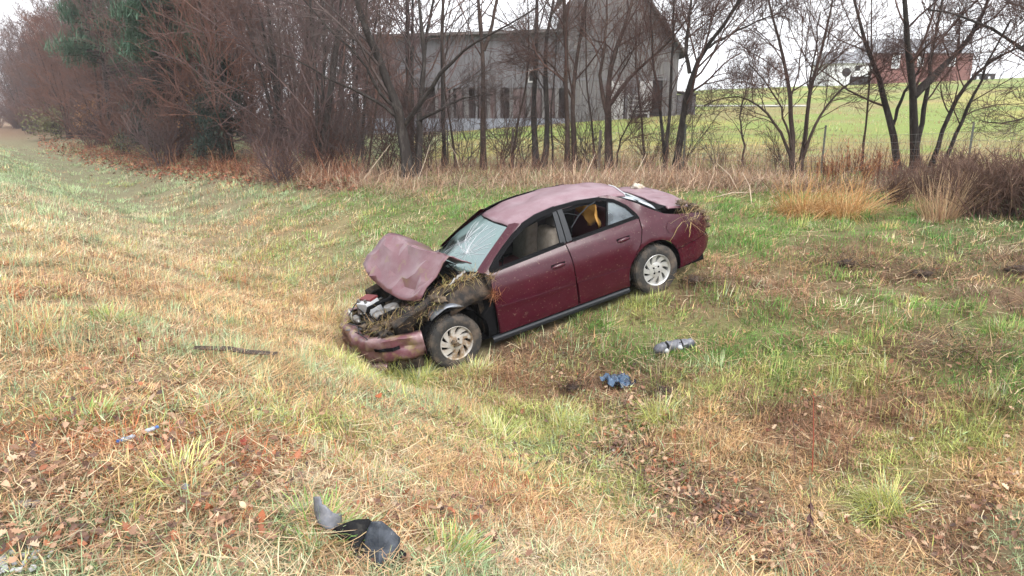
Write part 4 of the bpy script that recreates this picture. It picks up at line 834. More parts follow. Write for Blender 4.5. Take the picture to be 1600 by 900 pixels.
def glassmat(name, tint, white, alpha=.35, scale=6, lo=.45, hi=.6, rough=.04):
    m = bpy.data.materials.new(name); m.use_nodes = True; t = m.node_tree; N = t.nodes; L = t.links; N.clear()
    out = N.new('ShaderNodeOutputMaterial'); gl_ = N.new('ShaderNodeBsdfGlossy'); gl_.inputs['Roughness'].default_value = rough; gl_.inputs['Color'].default_value = (.24, .30, .30, 1)
    tr = N.new('ShaderNodeBsdfTransparent'); tr.inputs[0].default_value = (*tint, 1); lw = N.new('ShaderNodeFresnel'); lw.inputs['IOR'].default_value = 1.55
    m1 = N.new('ShaderNodeMixShader'); L.new(lw.outputs[0], m1.inputs[0]); L.new(tr.outputs[0], m1.inputs[1]); L.new(gl_.outputs[0], m1.inputs[2])
    df = N.new('ShaderNodeBsdfPrincipled'); df.inputs['Base Color'].default_value = (*white, 1); df.inputs['Roughness'].default_value = .35
    tc = N.new('ShaderNodeTexCoord'); ns = N.new('ShaderNodeTexNoise'); ns.inputs['Scale'].default_value = scale; ns.inputs['Detail'].default_value = 6; L.new(tc.outputs['Object'], ns.inputs['Vector'])
    mr = N.new('ShaderNodeMapRange'); mr.inputs['From Min'].default_value = lo; mr.inputs['From Max'].default_value = hi; mr.inputs['To Max'].default_value = alpha; L.new(ns.outputs[0], mr.inputs[0])
    m2 = N.new('ShaderNodeMixShader'); L.new(mr.outputs[0], m2.inputs[0]); L.new(m1.outputs[0], m2.inputs[1]); L.new(df.outputs[0], m2.inputs[2]); L.new(m2.outputs[0], out.inputs[0]); return m
M['windshield'] = glassmat('shattered_windshield', (.06, .11, .10), (.12, .185, .18), .8, 2.2, .42, .60, .10)  # cracked glass; bluish pale patches paint in its sky reflections
M['glass'] = glassmat('side_glass', (.30, .36, .38), (.12, .15, .18), .55, 3, .3, .6)
M['rearglass'] = glassmat('sky_white_rear_glass', (.4, .45, .5), (.50, .54, .58), .8, 5, .35, .55)  # pale patches paint in the white sky reflected by the rear window

car = thing('sedan_car', 'wrecked burgundy four-door sedan nose down in the grassy ditch', 'car', tuple(CO))
car.rotation_euler = Matrix([[CM[r][c] for c in range(3)] for r in range(3)]).to_euler()
ZW = [.10, .17, .22, .30, .40, .488, .505, .56, .66, .76, .84, .90, .945, 1.0, 1.1, 1.2, 1.28, 1.34, 1.40]
YW = [.74, .775, .795, .815, .826, .832, .842, .850, .852, .842, .825, .802, .775, .753, .705, .652, .605, .558, .50]
_zz = np.linspace(.1, 1.4, 131); _yy = np.interp(_zz, ZW, YW)
_k = np.array([1, 2, 3, 2, 1]) / 9.; _ys = np.convolve(np.r_[[_yy[0]] * 2, _yy, [_yy[-1]] * 2], _k, 'valid')
def Wd(x, z):
    p = np.interp(x, [-3.62, -3.55, -3.45, -3.25, -3.0, -2.6, -2.0, 0, .35, .6, .8, .95], [.66, .75, .83, .92, .965, .992, 1, 1, .985, .94, .87, .76])
    flare = 0
    for c in (0, -2.6):
        d = abs(math.hypot(x - c, z - .31) - .40); flare += .012 * math.exp(-(d / .05) ** 2)
    return float(np.interp(z, _zz, _ys) * p + flare)
def dense(pts, step=.05, closed=True):
    out = []; n = len(pts)
    for i in range(n if closed else n - 1):
        a = np.array(pts[i], float); b = np.array(pts[(i + 1) % n], float); k = max(1, int(np.linalg.norm(b - a) / step))
        for j in range(k): out.append(tuple(a + (b - a) * j / k))
    if not closed: out.append(tuple(pts[-1]))
    return out
def arc(c, r, a0, a1, n=14): return [(c[0] + r * math.cos(math.radians(a0 + (a1 - a0) * k / n)), c[1] + r * math.sin(math.radians(a0 + (a1 - a0) * k / n))) for k in range(n + 1)]
def inpoly(x, z, P):
    c = False; j = len(P) - 1
    for i in range(len(P)):
        if (P[i][1] > z) != (P[j][1] > z) and x < (P[j][0] - P[i][0]) * (z - P[i][1]) / (P[j][1] - P[i][1]) + P[i][0]: c = not c
        j = i
    return c
def panel(name, outline, m, side=1, off=0.0, rim=.02, step=.045, parent=None, holes=(), fn=None, smooth=True, dent=0):
    """side panel: outline in car (x, z), mapped onto the body surface"""
    loops = [dense(outline, step)] + [dense(h, step) for h in holes]; vs = []; es = []
    for lp in loops:
        b = len(vs); vs += lp; es += [(b + i, b + (i + 1) % len(lp)) for i in range(len(lp))]
    xs = [p[0] for p in loops[0]]; zs = [p[1] for p in loops[0]]
    nb = len(vs); gy = step * .9
    x = min(xs) + gy * .5
    while x < max(xs):
        z = min(zs) + gy * .5
        while z < max(zs):
            if inpoly(x, z, loops[0]) and not any(inpoly(x, z, h) for h in loops[1:]) and all((x - q[0]) ** 2 + (z - q[1]) ** 2 > (gy * .55) ** 2 for q in vs[:nb]): vs.append((x, z))
            z += gy
        x += gy
    r = delaunay_2d_cdt([Vector(v) for v in vs], es, [], 1 if not holes else 0, 1e-6)
    V2, F2 = r[0], r[2]; F = []
    for f in F2:
        cx = sum(V2[i].x for i in f) / len(f); cz = sum(V2[i].y for i in f) / len(f)
        if inpoly(cx, cz, loops[0]) and not any(inpoly(cx, cz, h) for h in loops[1:]): F.append(f)
    fn = fn or Wd; mb = MB()
    def P3(x, z, o): 
        y = fn(x, z) + o
        if dent: y += (noise.noise(Vector((x * 4, z * 4, 1.7))) * .6 + noise.noise(Vector((x * 11, z * 11, 3)))*.3) * dent
        return (x, side * y, z)
    mb.add([P3(v.x, v.y, off) for v in V2], [tuple(f) if side < 0 else tuple(f)[::-1] for f in F])
    for lp in loops:  # rim
        n = len(lp); a = [P3(p[0], p[1], off) for p in lp]; b = [P3(p[0], p[1], off - rim) for p in lp]
        mb.add(a + b, [(i, (i + 1) % n, n + (i + 1) % n, n + i) for i in range(n)])
    o = mb.build(name, m, parent or car, smooth=smooth, angle=50); return o
def strip2(path, w_):  # polygon band around an open 2-D path
    p = np.array(dense(path, .05, False)); t = np.gradient(p, axis=0); t /= np.linalg.norm(t, axis=1)[:, None] + 1e-9; n = np.c_[-t[:, 1], t[:, 0]] * w_ / 2
    return [tuple(q) for q in p + n] + [tuple(q) for q in (p - n)[::-1]]
ARf = (0.0, .31); ARr = (-2.6, .31)
fd = [(-.50, .215), (-.50, .60), (-.515, .80), (-.535, .925), (-1.50, .965), (-1.513, .80), (-1.513, .215)]
rd_edge = [(-2.500, .985), (-2.485, .86), (-2.43, .72), (-2.33, .60), (-2.262, .50)]
a0 = math.degrees(math.asin((.50 - .31) / .385))
rd = [(-1.525, .215), (-1.525, .80), (-1.512, .966), (-2.50, .99)] + rd_edge[1:] + arc(ARr, .385, 29, -14, 8)
qp = [(-2.512, .985), (-2.497, .86), (-2.442, .72), (-2.342, .60), (-2.275, .50)] + arc(ARr, .375, 30, 155, 22) + [(-2.955, .478), (-3.45, .492), (-3.50, .58), (-3.49, .70), (-3.44, .775), (-3.25, .835), (-3.02, .885), (-2.86, .935), (-2.70, 1.035), (-2.54, 1.15), (-2.38, 1.25), (-2.24, 1.315), (-2.12, 1.33), (-2.16, 1.295), (-2.30, 1.235), (-2.42, 1.13), (-2.49, 1.03)]
rb = arc(ARr, .375, 157, 197, 8) + [(-2.955, .20), (-3.30, .215), (-3.47, .285), (-3.55, .38), (-3.52, .47), (-3.45, .484), (-2.955, .468)]
rb = [rb[0]] + rb[1:-1] + [(-2.95, .466)]
for s in (1, -1):
    d = panel('front_door', fd, M['paint'], s); hy = Wd(-1.34, .775)
    if True:
        mb = MB(); P = []
        for dx in np.linspace(-.085, .085, 9):
            e = math.sqrt(max(0, 1 - (dx / .088) ** 2)); P.append([(-1.335 + dx, s * (hy + .002 + .022 * e * math.cos(a)), .775 + dx * -.03 + .026 * e * math.sin(a)) for a in np.linspace(-PI / 2, PI / 2, 7)])
        mb.grid(P); mb.build('handle', M['paint'], d, smooth=True)
        mb = MB(); mb.grid([[(-1.335 + q * 1.25, s * (hy + .003), .775 + .033 * c_) for c_ in (-1, 1)] for q in (-.07, 0, .07)]); mb.build('handle_recess', M['blk'], d)
    panel('lower_cladding', [(-.508, .222), (-.508, .548), (-1.505, .503), (-1.505, .222)], M['paint'], s, off=.015, rim=.02, parent=d)
    d = panel('rear_door', rd, M['paint'], s); hy = Wd(-2.22, .815)
    mb = MB(); P = []
    for dx in np.linspace(-.085, .085, 9):
        e = math.sqrt(max(0, 1 - (dx / .088) ** 2)); P.append([(-2.215 + dx, s * (hy + .002 + .022 * e * math.cos(a)), .815 + dx * -.03 + .026 * e * math.sin(a)) for a in np.linspace(-PI / 2, PI / 2, 7)])
    mb.grid(P); mb.build('handle', M['paint'], d, smooth=True)
    mb = MB(); mb.grid([[(-2.215 + q * 1.25, s * (hy + .003), .815 + .033 * c_) for c_ in (-1, 1)] for q in (-.07, 0, .07)]); mb.build('handle_recess', M['blk'], d)
    panel('lower_cladding', [(-1.533, .222), (-1.533, .501), (-2.255, .470)] + arc(ARr, .393, 24, -13, 6), M['paint'], s, off=.015, rim=.02, parent=d)
    panel('quarter_panel', qp, M['paint'], s, dent=.012 if s > 0 else 0)
    panel('bumper_side', rb, M['paint'], s, off=.004)
    # dark rocker moulding with a lighter rounded edge
    mb = MB(); mb.grid([[(x, s * y, z) for y, z in ((.78, .125), (.805, .135), (.822, .16), (.824, .185), (.81, .203), (.77, .206))] for x in np.linspace(-.40, -2.20, 19)]); mb.build('rocker_moulding', M['trimgrey'], car, smooth=True)
    mb = MB(); mb.box((-2.25, s * .70 - .05, .12), (-.50, s * .70 + .05, .60)); mb.build('sill', M['blk'], car)
    # window frames
    fr = []
    lineF = [(-.56, .955), (-.66, 1.035), (-.80, 1.125), (-.96, 1.215), (-1.12, 1.285), (-1.30, 1.325), (-1.56, 1.345)]
    lineR = [(-1.56, 1.345), (-1.85, 1.338), (-2.12, 1.305), (-2.28, 1.245), (-2.40, 1.15), (-2.475, 1.04), (-2.50, .985)]
    panel('window_frame', strip2(lineF, .046), M['blk'], s, off=.004, rim=.03)
    panel('window_frame', strip2(lineR, .036), M['blk'], s, off=.004, rim=.03)
    panel('belt_seal', strip2([(-.545, .943), (-1.49, .984)], .036), M['blk'], s, off=.006, rim=.02); panel('belt_seal', strip2([(-1.60, .987), (-2.49, 1.004)], .034), M['blk'], s, off=.006, rim=.02)
    panel('pillar_trim', [(-1.445, .985), (-1.50, 1.32), (-1.552, 1.325), (-1.515, .985)], M['trimgrey'], s, off=.003, rim=.03)
    panel('pillar_trim', [(-1.527, .985), (-1.565, 1.325), (-1.625, 1.325), (-1.60, .988)], M['trimgrey'], s, off=.003, rim=.03)
    panel('division_bar', strip2([(-2.07, 1.0), (-2.20, 1.27)], .022), M['blk'], s, off=.0, rim=.02)
    panel('quarter_glass', [(-2.085, 1.01), (-2.21, 1.265), (-2.27, 1.235), (-2.385, 1.14), (-2.46, 1.03), (-2.475, 1.012)], M['glass'], s, off=-.012, rim=.004)
    panel('mirror_sail', [(-.545, .955), (-.66, .96), (-.70, 1.06), (-.655, 1.03)], M['blk'], s, off=.008, rim=.02)
    if s < 0:
        panel('door_glass', [(-.62, .97), (-.72, 1.06), (-1.0, 1.23), (-1.25, 1.30), (-1.48, 1.31), (-1.45, .985)], M['glass'], s, off=-.014, rim=.004)
        panel('door_glass', [(-1.61, .99), (-1.63, 1.31), (-2.0, 1.30), (-2.19, 1.26), (-2.07, 1.005)], M['glass'], s, off=-.014, rim=.004)
    # inner door skins seen through the windows
    mb = MB(); mb.box((-1.50, s * .70 - .03, .25), (-.5, s * .70 + .03, .93)); mb.box((-2.40, s * .69 - .03, .25), (-1.53, s * .69 + .03, .94)); mb.build('inner_door', M['greycloth'], car)
    # wheel arch liners
    for c in (ARf, ARr):
        mb = MB(); mb.grid([[(c[0] + .375 * math.cos(a), s * y, c[1] + .375 * math.sin(a)) for y in (.50, .72, .80)] for a in np.linspace(-.25, PI + .25, 18)])
        mb.add([(c[0] + .375 * math.cos(a), s * .50, c[1] + .375 * math.sin(a)) for a in np.linspace(-.25, PI + .25, 18)], [tuple(range(18))]); mb.build('wheel_arch_liner', M['blk'], car)
panel('fender_liner', [(-.495, .20), (-.37, .20)] + arc(ARf, .385, 195, 150, 10) + [(-.495, .62)], M['blk'], 1, off=-.05, rim=.05, dent=.03)
# fuel flap on the driver's side
cfx, cfz = -2.90, .765
panel('fuel_flap', [(cfx + .075 * math.cos(a), cfz + .078 * math.sin(a)) for a in np.linspace(0, 2 * PI, 24)[:-1]], M['paint'], 1, off=.0045, rim=.006, step=.03)
# passenger side front fender
panel('front_fender', [(-.49, .22)] + [(-.40, .22)] + arc(ARf, .375, 200, 15, 22)[0:1] + arc(ARf, .375, 166, 20, 20) + [(.45, .50), (.62, .52), (.60, .66), (.25, .80), (-.25, .89), (-.51, .92)], M['paint_mud'], -1, dent=.03)
# roof
def roof_pt(x, t, lift=0):  # t -1..1 across
    zc = np.interp(x, [-2.52, -2.40, -2.2, -1.9, -1.6, -1.3, -1.12, -1.04], [1.285, 1.325, 1.366, 1.392, 1.396, 1.372, 1.335, 1.305]); hw_ = np.interp(x, [-2.52, -2.2, -1.5, -1.04], [.49, .545, .555, .555])
    ed = 1 - abs(t) ** 3.2; ze_ = zc - .055; z = ze_ + (zc - ze_) * (1 - t * t) * .8 + .2 * (zc - ze_) * ed
    if abs(t) > .92: z -= (abs(t) - .92) * .25
    xb = x + (.10 if x > -1.3 else -.04) * (1 - t * t) * (1 if x > -1.3 else (1 if x < -2.3 else 0)) * (np.interp(x, [-1.3, -1.04], [0, 1]) if x > -1.3 else 1)
    dd = .0
    dd -= .055 * math.exp(-((x + 2.2) / .20) ** 2 - ((t - .8) / .3) ** 2) + .02 * math.exp(-((x + 1.75) / .07) ** 2 - ((t - .8) / .25) ** 2); dd += noise.noise(Vector((x * 4, t * 2.2, 9))) * .014 - .02 * math.exp(-((x + 1.5) / .12) ** 2 - ((t + .2) / .3) ** 2)
    return (xb, t * hw_, z + dd + lift)
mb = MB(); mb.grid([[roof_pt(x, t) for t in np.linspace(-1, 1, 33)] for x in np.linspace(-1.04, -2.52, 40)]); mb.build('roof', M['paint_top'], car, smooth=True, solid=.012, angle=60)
mb = MB(); mb.grid([[np.array(roof_pt(x, t, -.03)) * (1, .97, 1) for t in np.linspace(-1, 1, 9)] for x in np.linspace(-1.10, -2.48, 12)]); mb.build('headliner', M['greycloth'], car, smooth=True)
# bright torn strip at rear edge of roof
mb = MB(); mb.tube([roof_pt(-2.53, t, .004) for t in np.linspace(.1, .96, 12)], .008, 6); mb.build('roof_edge_trim', M['label'], car, smooth=True)
# pillars joining roof and body (painted)
for s in (1, -1):
    mb = MB(); P = []
    for t in np.linspace(0, .95, 14):
        x = -.46 - .62 * t; z = .925 + .385 * t ** .9; yo = Wd(x - .09, z) ; zi = z + .012; P.append([(x + .05 + .02 * t, s * (yo - .095 + .0 * t), zi + .015), (x + .01, s * (yo - .06), zi + .02), (x - .035, s * (yo - .025), zi + .004), (x - .065, s * (yo - .004), z - .015)])
    mb.grid(P); mb.build('front_pillar', M['paint'], car, smooth=True)
    mb = MB(); P = []
    for x in np.linspace(-1.06, -2.34, 22):
        a = roof_pt(x, s * 1.0); zz_ = a[2]; P.append([(a[0], a[1], zz_ + .004), (a[0], a[1] + s * .008, zz_ - .008), (a[0], s * (Wd(a[0], 1.325) + .002), min(zz_ - .03, 1.325))])
    mb.grid(P); mb.build('drip_rail', M['blk'], car, smooth=True)
# windshield
def ws(t, q, lift=0):  # t -1..1 across, q 0 base..1 top
    xb = -.44 + .22 * (1 - t * t); zb = .925 + .0 * t; yb = t * .70; xt = -1.05 + .10 * (1 - t * t); zt = 1.255 + .045 * (1 - t * t); yt = t * .535
    x = xb + (xt - xb) * q; y = yb + (yt - yb) * q; z = zb + (zt - zb) * q + .035 * math.sin(PI * q)
    z += -.03 * math.exp(-((t - .45) / .3) ** 2 - ((q - .25) / .3) ** 2) + noise.noise(Vector((t * 4, q * 4, 2))) * .008
    return (x, y, z + lift)
mb = MB(); mb.grid([[ws(t, q) for t in np.linspace(-1, 1, 29)] for q in np.linspace(0, 1, 18)]); mb.build('windshield', M['windshield'], car, smooth=True, angle=80)
mb = MB(); mb.grid([[np.array(ws(t, q, .004)) for t in np.linspace(-1, 1, 21)] for q in (-.02, .045)]); mb.build('windshield_seal', M['blk'], car); mb = MB(); mb.grid([[ws(t, q, .005) for t in np.linspace(-1, 1, 21)] for q in (.965, 1.0)]); mb.build('windshield_seal', M['blk'], car)
for s in (1, -1): mb = MB(); mb.grid([[ws(s * t, q, .006) for t in (.955, 1.01)] for q in np.linspace(0, 1, 12)]); mb.build('windshield_seal', M['blk'], car)
r_ = random.Random(5); mb = MB()   # cracks: fine raised splits radiating over the glass
for k in range(46):
    t0_, q0_ = (.35, .35) if k % 2 else (.0, .5); a = r_.uniform(0, 2 * PI); l = r_.uniform(.2, .7); pth = []
    for j in range(5):
        t_ = t0_ + math.cos(a) * l * j / 4 + r_.uniform(-.02, .02); q_ = q0_ + math.sin(a) * l * .8 * j / 4 + r_.uniform(-.02, .02)
        if abs(t_) < .95 and .04 < q_ < .95: pth.append(ws(t_, q_, .003))
    if len(pth) > 1: mb.tube(pth, .0016, 3, False)
tag(mb.build('glass_cracks', M['label'], car), kind='stuff')
# rear window, shelf, trunk
def rw(t, q, lift=0):
    xt = -2.44 + .05 * t * t; zt = 1.285 - .04 * t * t - .01 * t; yt = t * .50; xb = -3.00 + .13 * t * t - .01 * t; zb = .985 - .03 * t * t - .03 * t; yb = t * .665
    return (xt + (xb - xt) * q, yt + (yb - yt) * q, zt + (zb - zt) * q + .03 * math.sin(PI * q) + lift)
mb = MB(); mb.grid([[rw(t, q) for t in np.linspace(-1, 1, 21)] for q in np.linspace(0, 1, 12)]); mb.build('rear_window', M['rearglass'], car, smooth=True)
mb = MB(); mb.grid([[rw(t, q, .006) for t in np.linspace(-1, 1, 15)] for q in (.92, 1.03)])
for s in (1, -1): mb.grid([[rw(s * t, q, .006) for t in (.95, 1.03)] for q in np.linspace(0, 1, 8)])
mb.build('rear_window_seal', M['blk'], car, smooth=True)
def tl(x, t, lift=0):
    q = (-3.0 - x) / .42; z = .985 - .045 * t - .075 * q - .04 * q * q; y = t * np.interp(q, [0, 1], [.63, .60]); z += .025 * (1 - t * t) + .03 * q * (1 - t) * .5 + noise.noise(Vector((x * 7, t * 4, 3))) * .014
    return (x - .04 * (1 - t * t) * q, y, z + lift)
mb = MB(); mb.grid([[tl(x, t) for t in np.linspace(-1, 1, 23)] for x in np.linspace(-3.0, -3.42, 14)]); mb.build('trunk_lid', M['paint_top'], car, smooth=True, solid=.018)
mb = MB(); mb.grid([[(x, s_ * (Wd(x, z_) - .02), z_) for s_, z_ in ((-1, .82), (-.5, .80), (0, .80), (.5, .80), (1, .80))] for x in (-2.9, -3.2, -3.40)]); mb.build('trunk_gutter', M['blk'], car)
mb = MB(); zs = [.20, .24, .30, .38, .46, .485]; 
def tail(z, t, k=0): return (-3.45 - .13 * math.sqrt(max(0, 1 - (t * .96) ** 4)) + (0 if z > .3 else (.3 - z) * .8) - k, t * Wd(-3.5, max(z, .25)) * 1.0, z)
mb.grid([[tail(z, t) for t in np.linspace(-1, 1, 21)] for z in zs]); mb.build('rear_bumper', M['paint'], car, smooth=True)
mb = MB(); mb.grid([[tail(z, t, -.05) for t in np.linspace(-1, 1, 21)] for z in (.485, .60, .70, .78, .82)]); mb.build('tail_panel', M['paint'], car, smooth=True)
for s in (1, -1): mb = MB(); mb.grid([[tail(z, s * t, -.035) for t in np.linspace(.55, .98, 7)] for z in (.58, .63, .69, .74)]); mb.build('tail_light', M['redlens'], car, smooth=True)
# floor, firewall, dashboard, seats
mb = MB(); mb.box((-3.4, -.68, .16), (.35, .68, .24)); mb.build('floor_pan', M['blk'], car); mb = MB(); mb.box((-.42, -.68, .24), (-.36, .68, .92)); mb.build('firewall', M['blackmetal'], car)
mb = MB(); mb.grid([[(-.30 - .32 * q, t * .70, .90 + .04 * math.sin(q * PI) - (.22 if q > .99 else 0) + .03 * math.exp(-((t - .5) / .2) ** 2)) for t in np.linspace(-1, 1, 9)] for q in (0, .3, .6, .9, 1.0)]); mb.build('dashboard', M['greycloth'], car, smooth=True)
mb = MB(); mb.lathe([(.18, -.01), (.192, 0), (.18, .01), (.17, 0), (.18, -.01)], 24, 'y', (0, 0, 0)); mb.tube([(-.17, 0, 0), (.17, 0, 0)], .014, 6); mb.tube([(0, 0, 0), (0, .25, 0)], .03, 8); o = mb.build('steering_wheel', M['blk'], car, smooth=True); o.location = (-.80, .36, .93); o.rotation_euler = (math.radians(0), math.radians(0), math.radians(-90)); o.rotation_euler = (math.radians(20), 0, math.radians(-90))
def cushion(name, c, sz, m, rot=0, parent=None, r=.06):
    mb = MB(); mb.box(tuple(-v / 2 for v in sz), tuple(v / 2 for v in sz)); o = mb.build(name, m, parent); o.location = c; o.rotation_euler = (0, rot, 0)
    md = o.modifiers.new('b', 'BEVEL'); md.width = r; md.segments = 4; o.data.polygons.foreach_set('use_smooth', [True] * len(o.data.polygons)); return o
for s in (1, -1):
    nm = 'front_seat'
    seat = cushion(nm, (-1.25, s * .37, .50), (.52, .50, .20), M['wine'], .05, car)
    bk = cushion('backrest', (-.24, 0, .30), (.17, .48, .58), M['beige'], -.28, seat); cushion('headrest', (-.35, 0, .66), (.08, .24, .16), M['greycloth'], -.2, seat, .04)
rs_ = cushion('rear_seat', (-2.10, 0, .50), (.50, 1.24, .20), M['wine'], 0, car); cushion('backrest', (-.28, 0, .28), (.16, 1.22, .50), M['wine'], -.35, rs_)
mb = MB(); mb.grid([[(x, t * .62, .97) for t in (-1, 0, 1)] for x in (-2.5, -3.0)]); mb.build('rear_shelf', M['blk'], car)
panel('seat_belt_slots', [(-1.23, .985), (-1.16, 1.0), (-1.17, 1.015), (-1.24, 1.0)], M['blk'], 1, off=-.2, rim=.01) if False else None
# wheels
def wheel(x, y, side, muddy=False, turn=0):
    r = .305; t = .195 / 2; wroot = MB()
    prof = [(.195, -t * .92), (.225, -t), (.27, -t), (.297, -t * .82), (.305, -t * .55), (.305, t * .55), (.297, t * .82), (.27, t), (.225, t), (.195, t * .92)]
    mb = MB(); mb.lathe(prof, 48)
    for k in range(54):  # tread blocks
        a = 2 * PI * k / 54
        for j, yy in enumerate((-.05, -.017, .017, .05)):
            aa = a + (j % 2) * .058; c_, s_ = math.cos(aa), math.sin(aa); tx, tz = -s_, c_; R0, R1 = .303, .3095
            vs = [(c_ * R + tx * d, yy + e, s_ * R + tz * d) for R in (R0, R1) for d, e in ((-.012, -.013), (.012, -.013), (.012, .013), (-.012, .013))]
            mb.add(vs, [(4, 5, 6, 7), (0, 1, 5, 4), (1, 2, 6, 5), (2, 3, 7, 6), (3, 0, 4, 7)])
    tyre = mb.build('wheel', M['rub'], car, smooth=True); tyre.location = (x, y, .31); tyre.rotation_euler = (0, 0, turn)
    tyre['label'] = ('muddy front wheel' if muddy else 'alloy wheel')
    m_ = M['alloy_mud'] if muddy else M['alloy']; s = side; e = t * .86
    rb_ = MB(); rb_.lathe([(.197, s * e), (.190, s * (e + .006)), (.182, s * (e + .002)), (.176, s * (e - .022)), (.172, s * -.02), (.172, s * -.07)], 40); rb_.build('rim', m_, tyre, smooth=True, angle=50)
    db = MB(); db.lathe([(.001, s * -.01), (.172, s * -.01)], 32); db.build('brake_backing', M['blk'], tyre)
    sp = MB(); nS = 9
    for k in range(nS):
        a0_ = 2 * PI * k / nS; P = []
        for q in np.linspace(0, 1, 7):
            rr_ = .07 + .108 * q; sw = a0_ + .42 * q * s - .10; hw_ = np.interp(q, [0, .5, 1], [.034, .031, .046]); yy = s * (e - .010 - .020 * math.sin(q * PI * .5) * .4 - .012 * (1 - q))
            ctr = np.array([rr_ * math.cos(sw), yy, rr_ * math.sin(sw)]); tg = np.array([-math.sin(sw), 0, math.cos(sw)])
            P.append([ctr - tg * hw_ - (0, s * .028, 0), ctr - tg * hw_ * .85, ctr, ctr + tg * hw_ * .85, ctr + tg * hw_ - (0, s * .028, 0)])
        spk = MB(); spk.grid(P); spk.build('spoke', m_, tyre, smooth=True, angle=60)
    hb = MB(); hb.lathe([(.001, s * (e - .002)), (.03, s * (e - .003)), (.034, s * (e - .012)), (.066, s * (e - .014)), (.092, s * (e - .019)), (.098, s * (e - .05))], 28); hb.build('hub', m_, tyre, smooth=True, angle=40)
    for k in range(4):
        a = PI / 4 + k * PI / 2; nb = MB(); cx, cz = .048 * math.cos(a), .048 * math.sin(a); nb.lathe([(.001, s * (e - .004)), (.011, s * (e - .004)), (.012, s * (e - .018))], 6, 'y', (cx, 0, cz)); nb.build('lug_nut', M['blk'], tyre)
    return tyre
wheel(.03, .755, 1, True, math.radians(4)); wheel(-2.6, .755, 1); wheel(0, -.755, -1, True); wheel(-2.6, -.755, -1)
# ---- smashed front
def nose(t):  # t 0 driver side arch .. 1 passenger side arch; plan outline
    P = [(.36, .79), (.58, .745), (.76, .66), (.90, .50), (.99, .28), (1.04, 0), (1.06, -.25), (1.045, -.48), (.96, -.65), (.76, -.76), (.40, -.80)]
    u = t * (len(P) - 1); i = min(int(u), len(P) - 2); f_ = u - i
    # catmull
    p0 = np.array(P[max(i - 1, 0)]); p1 = np.array(P[i]); p2 = np.array(P[i + 1]); p3 = np.array(P[min(i + 2, len(P) - 1)])
    return .5 * ((2 * p1) + (-p0 + p2) * f_ + (2 * p0 - 5 * p1 + 4 * p2 - p3) * f_ ** 2 + (-p0 + 3 * p1 - 3 * p2 + p3) * f_ ** 3)
def bump_pt(t, prof):
    off, z = prof; p = nose(t); e = .01; tg = nose(min(t + e, 1)) - nose(max(t - e, 0)); tg /= np.linalg.norm(tg); nrm_ = np.array([-tg[1], tg[0]]); nrm_ = nrm_ if nrm_[0] > -.2 else -nrm_
    if np.dot(nrm_, p - np.array([0.2, 0])) < 0: nrm_ = -nrm_
    q = p + nrm_ * off; d = noise.noise(Vector((t * 9, z * 6, 4))) * .03 - abs(noise.noise(Vector((t * 14, z * 6, 7)))) * .065 + noise.noise(Vector((t * 40, z * 14, 1))) * .008 - .04 * max(0, .09 - abs(t - .55)) / .09
    zz_ = z + .035 * math.sin(t * 9) * .5 + noise.noise(Vector((t * 7, 0, 2))) * .04 + .035
    q = q + nrm_ * d; return (q[0], q[1], zz_)
bprof = [(-.10, .50), (-.03, .505), (.004, .485), (.016, .44), (.018, .40), (.006, .385), (.010, .36), (.012, .30), (-.004, .26), (-.03, .225)]
mb = MB(); mb.grid([[bump_pt(t, p) for p in bprof] for t in np.linspace(0, 1, 60)]); fb = mb.build('front_bumper', M['paint_mud'], car, smooth=True, solid=.008, angle=60)
mb = MB(); mb.grid([[bump_pt(t, (.026, z)) for z in (.372, .408)] for t in np.linspace(.12, .265, 9)]); mb.build('bumper_slot', M['blk'], fb, solid=.006)
lp = [(-.04, .215), (.0, .20), (.02, .17), (.012, .10), (-.03, .07)]
mb = MB(); mb.grid([[bump_pt(t, p) for p in lp] for t in np.linspace(.22, .97, 40)]); mb.build('lower_lip', M['paint_mud'], fb, smooth=True, solid=.006)
mb = MB(); mb.grid([[bump_pt(t, (-.06, z)) for z in (.10, .48)] for t in np.linspace(.03, .97, 30)]); mb.build('bumper_beam', M['blackmetal'], car)
# radiator support, engine, battery, strut towers, inner fenders
def lump(name, c, sz, m, seed=0, amp=.2, parent=None, sub=3, freq=3.0):
    bm = bmesh.new(); bmesh.ops.create_icosphere(bm, subdivisions=sub, radius=1)
    for v in bm.verts:
        n = v.co.normalized(); v.co = v.co * (1 + amp * noise.noise(n * freq + Vector((seed * 3.1, 0, 0))) + amp * .5 * noise.noise(n * freq * 2.3 + Vector((0, seed, 0)))); v.co = Vector((v.co.x * sz[0], v.co.y * sz[1], v.co.z * sz[2]))
    me = bpy.data.meshes.new(name); bm.to_mesh(me); bm.free(); me.materials.append(m); me.polygons.foreach_set('use_smooth', [True] * len(me.polygons)); o = link(name, me, parent or car); o.location = c; return o
mb = MB(); mb.box((.70, -.66, .22), (.76, .60, .58)); mb.tube([(.73, -.7, .60), (.80, -.3, .585), (.74, .1, .60), (.66, .5, .56), (.58, .66, .50)], .028, 8); mb.build('radiator_support', M['blackmetal'], car)
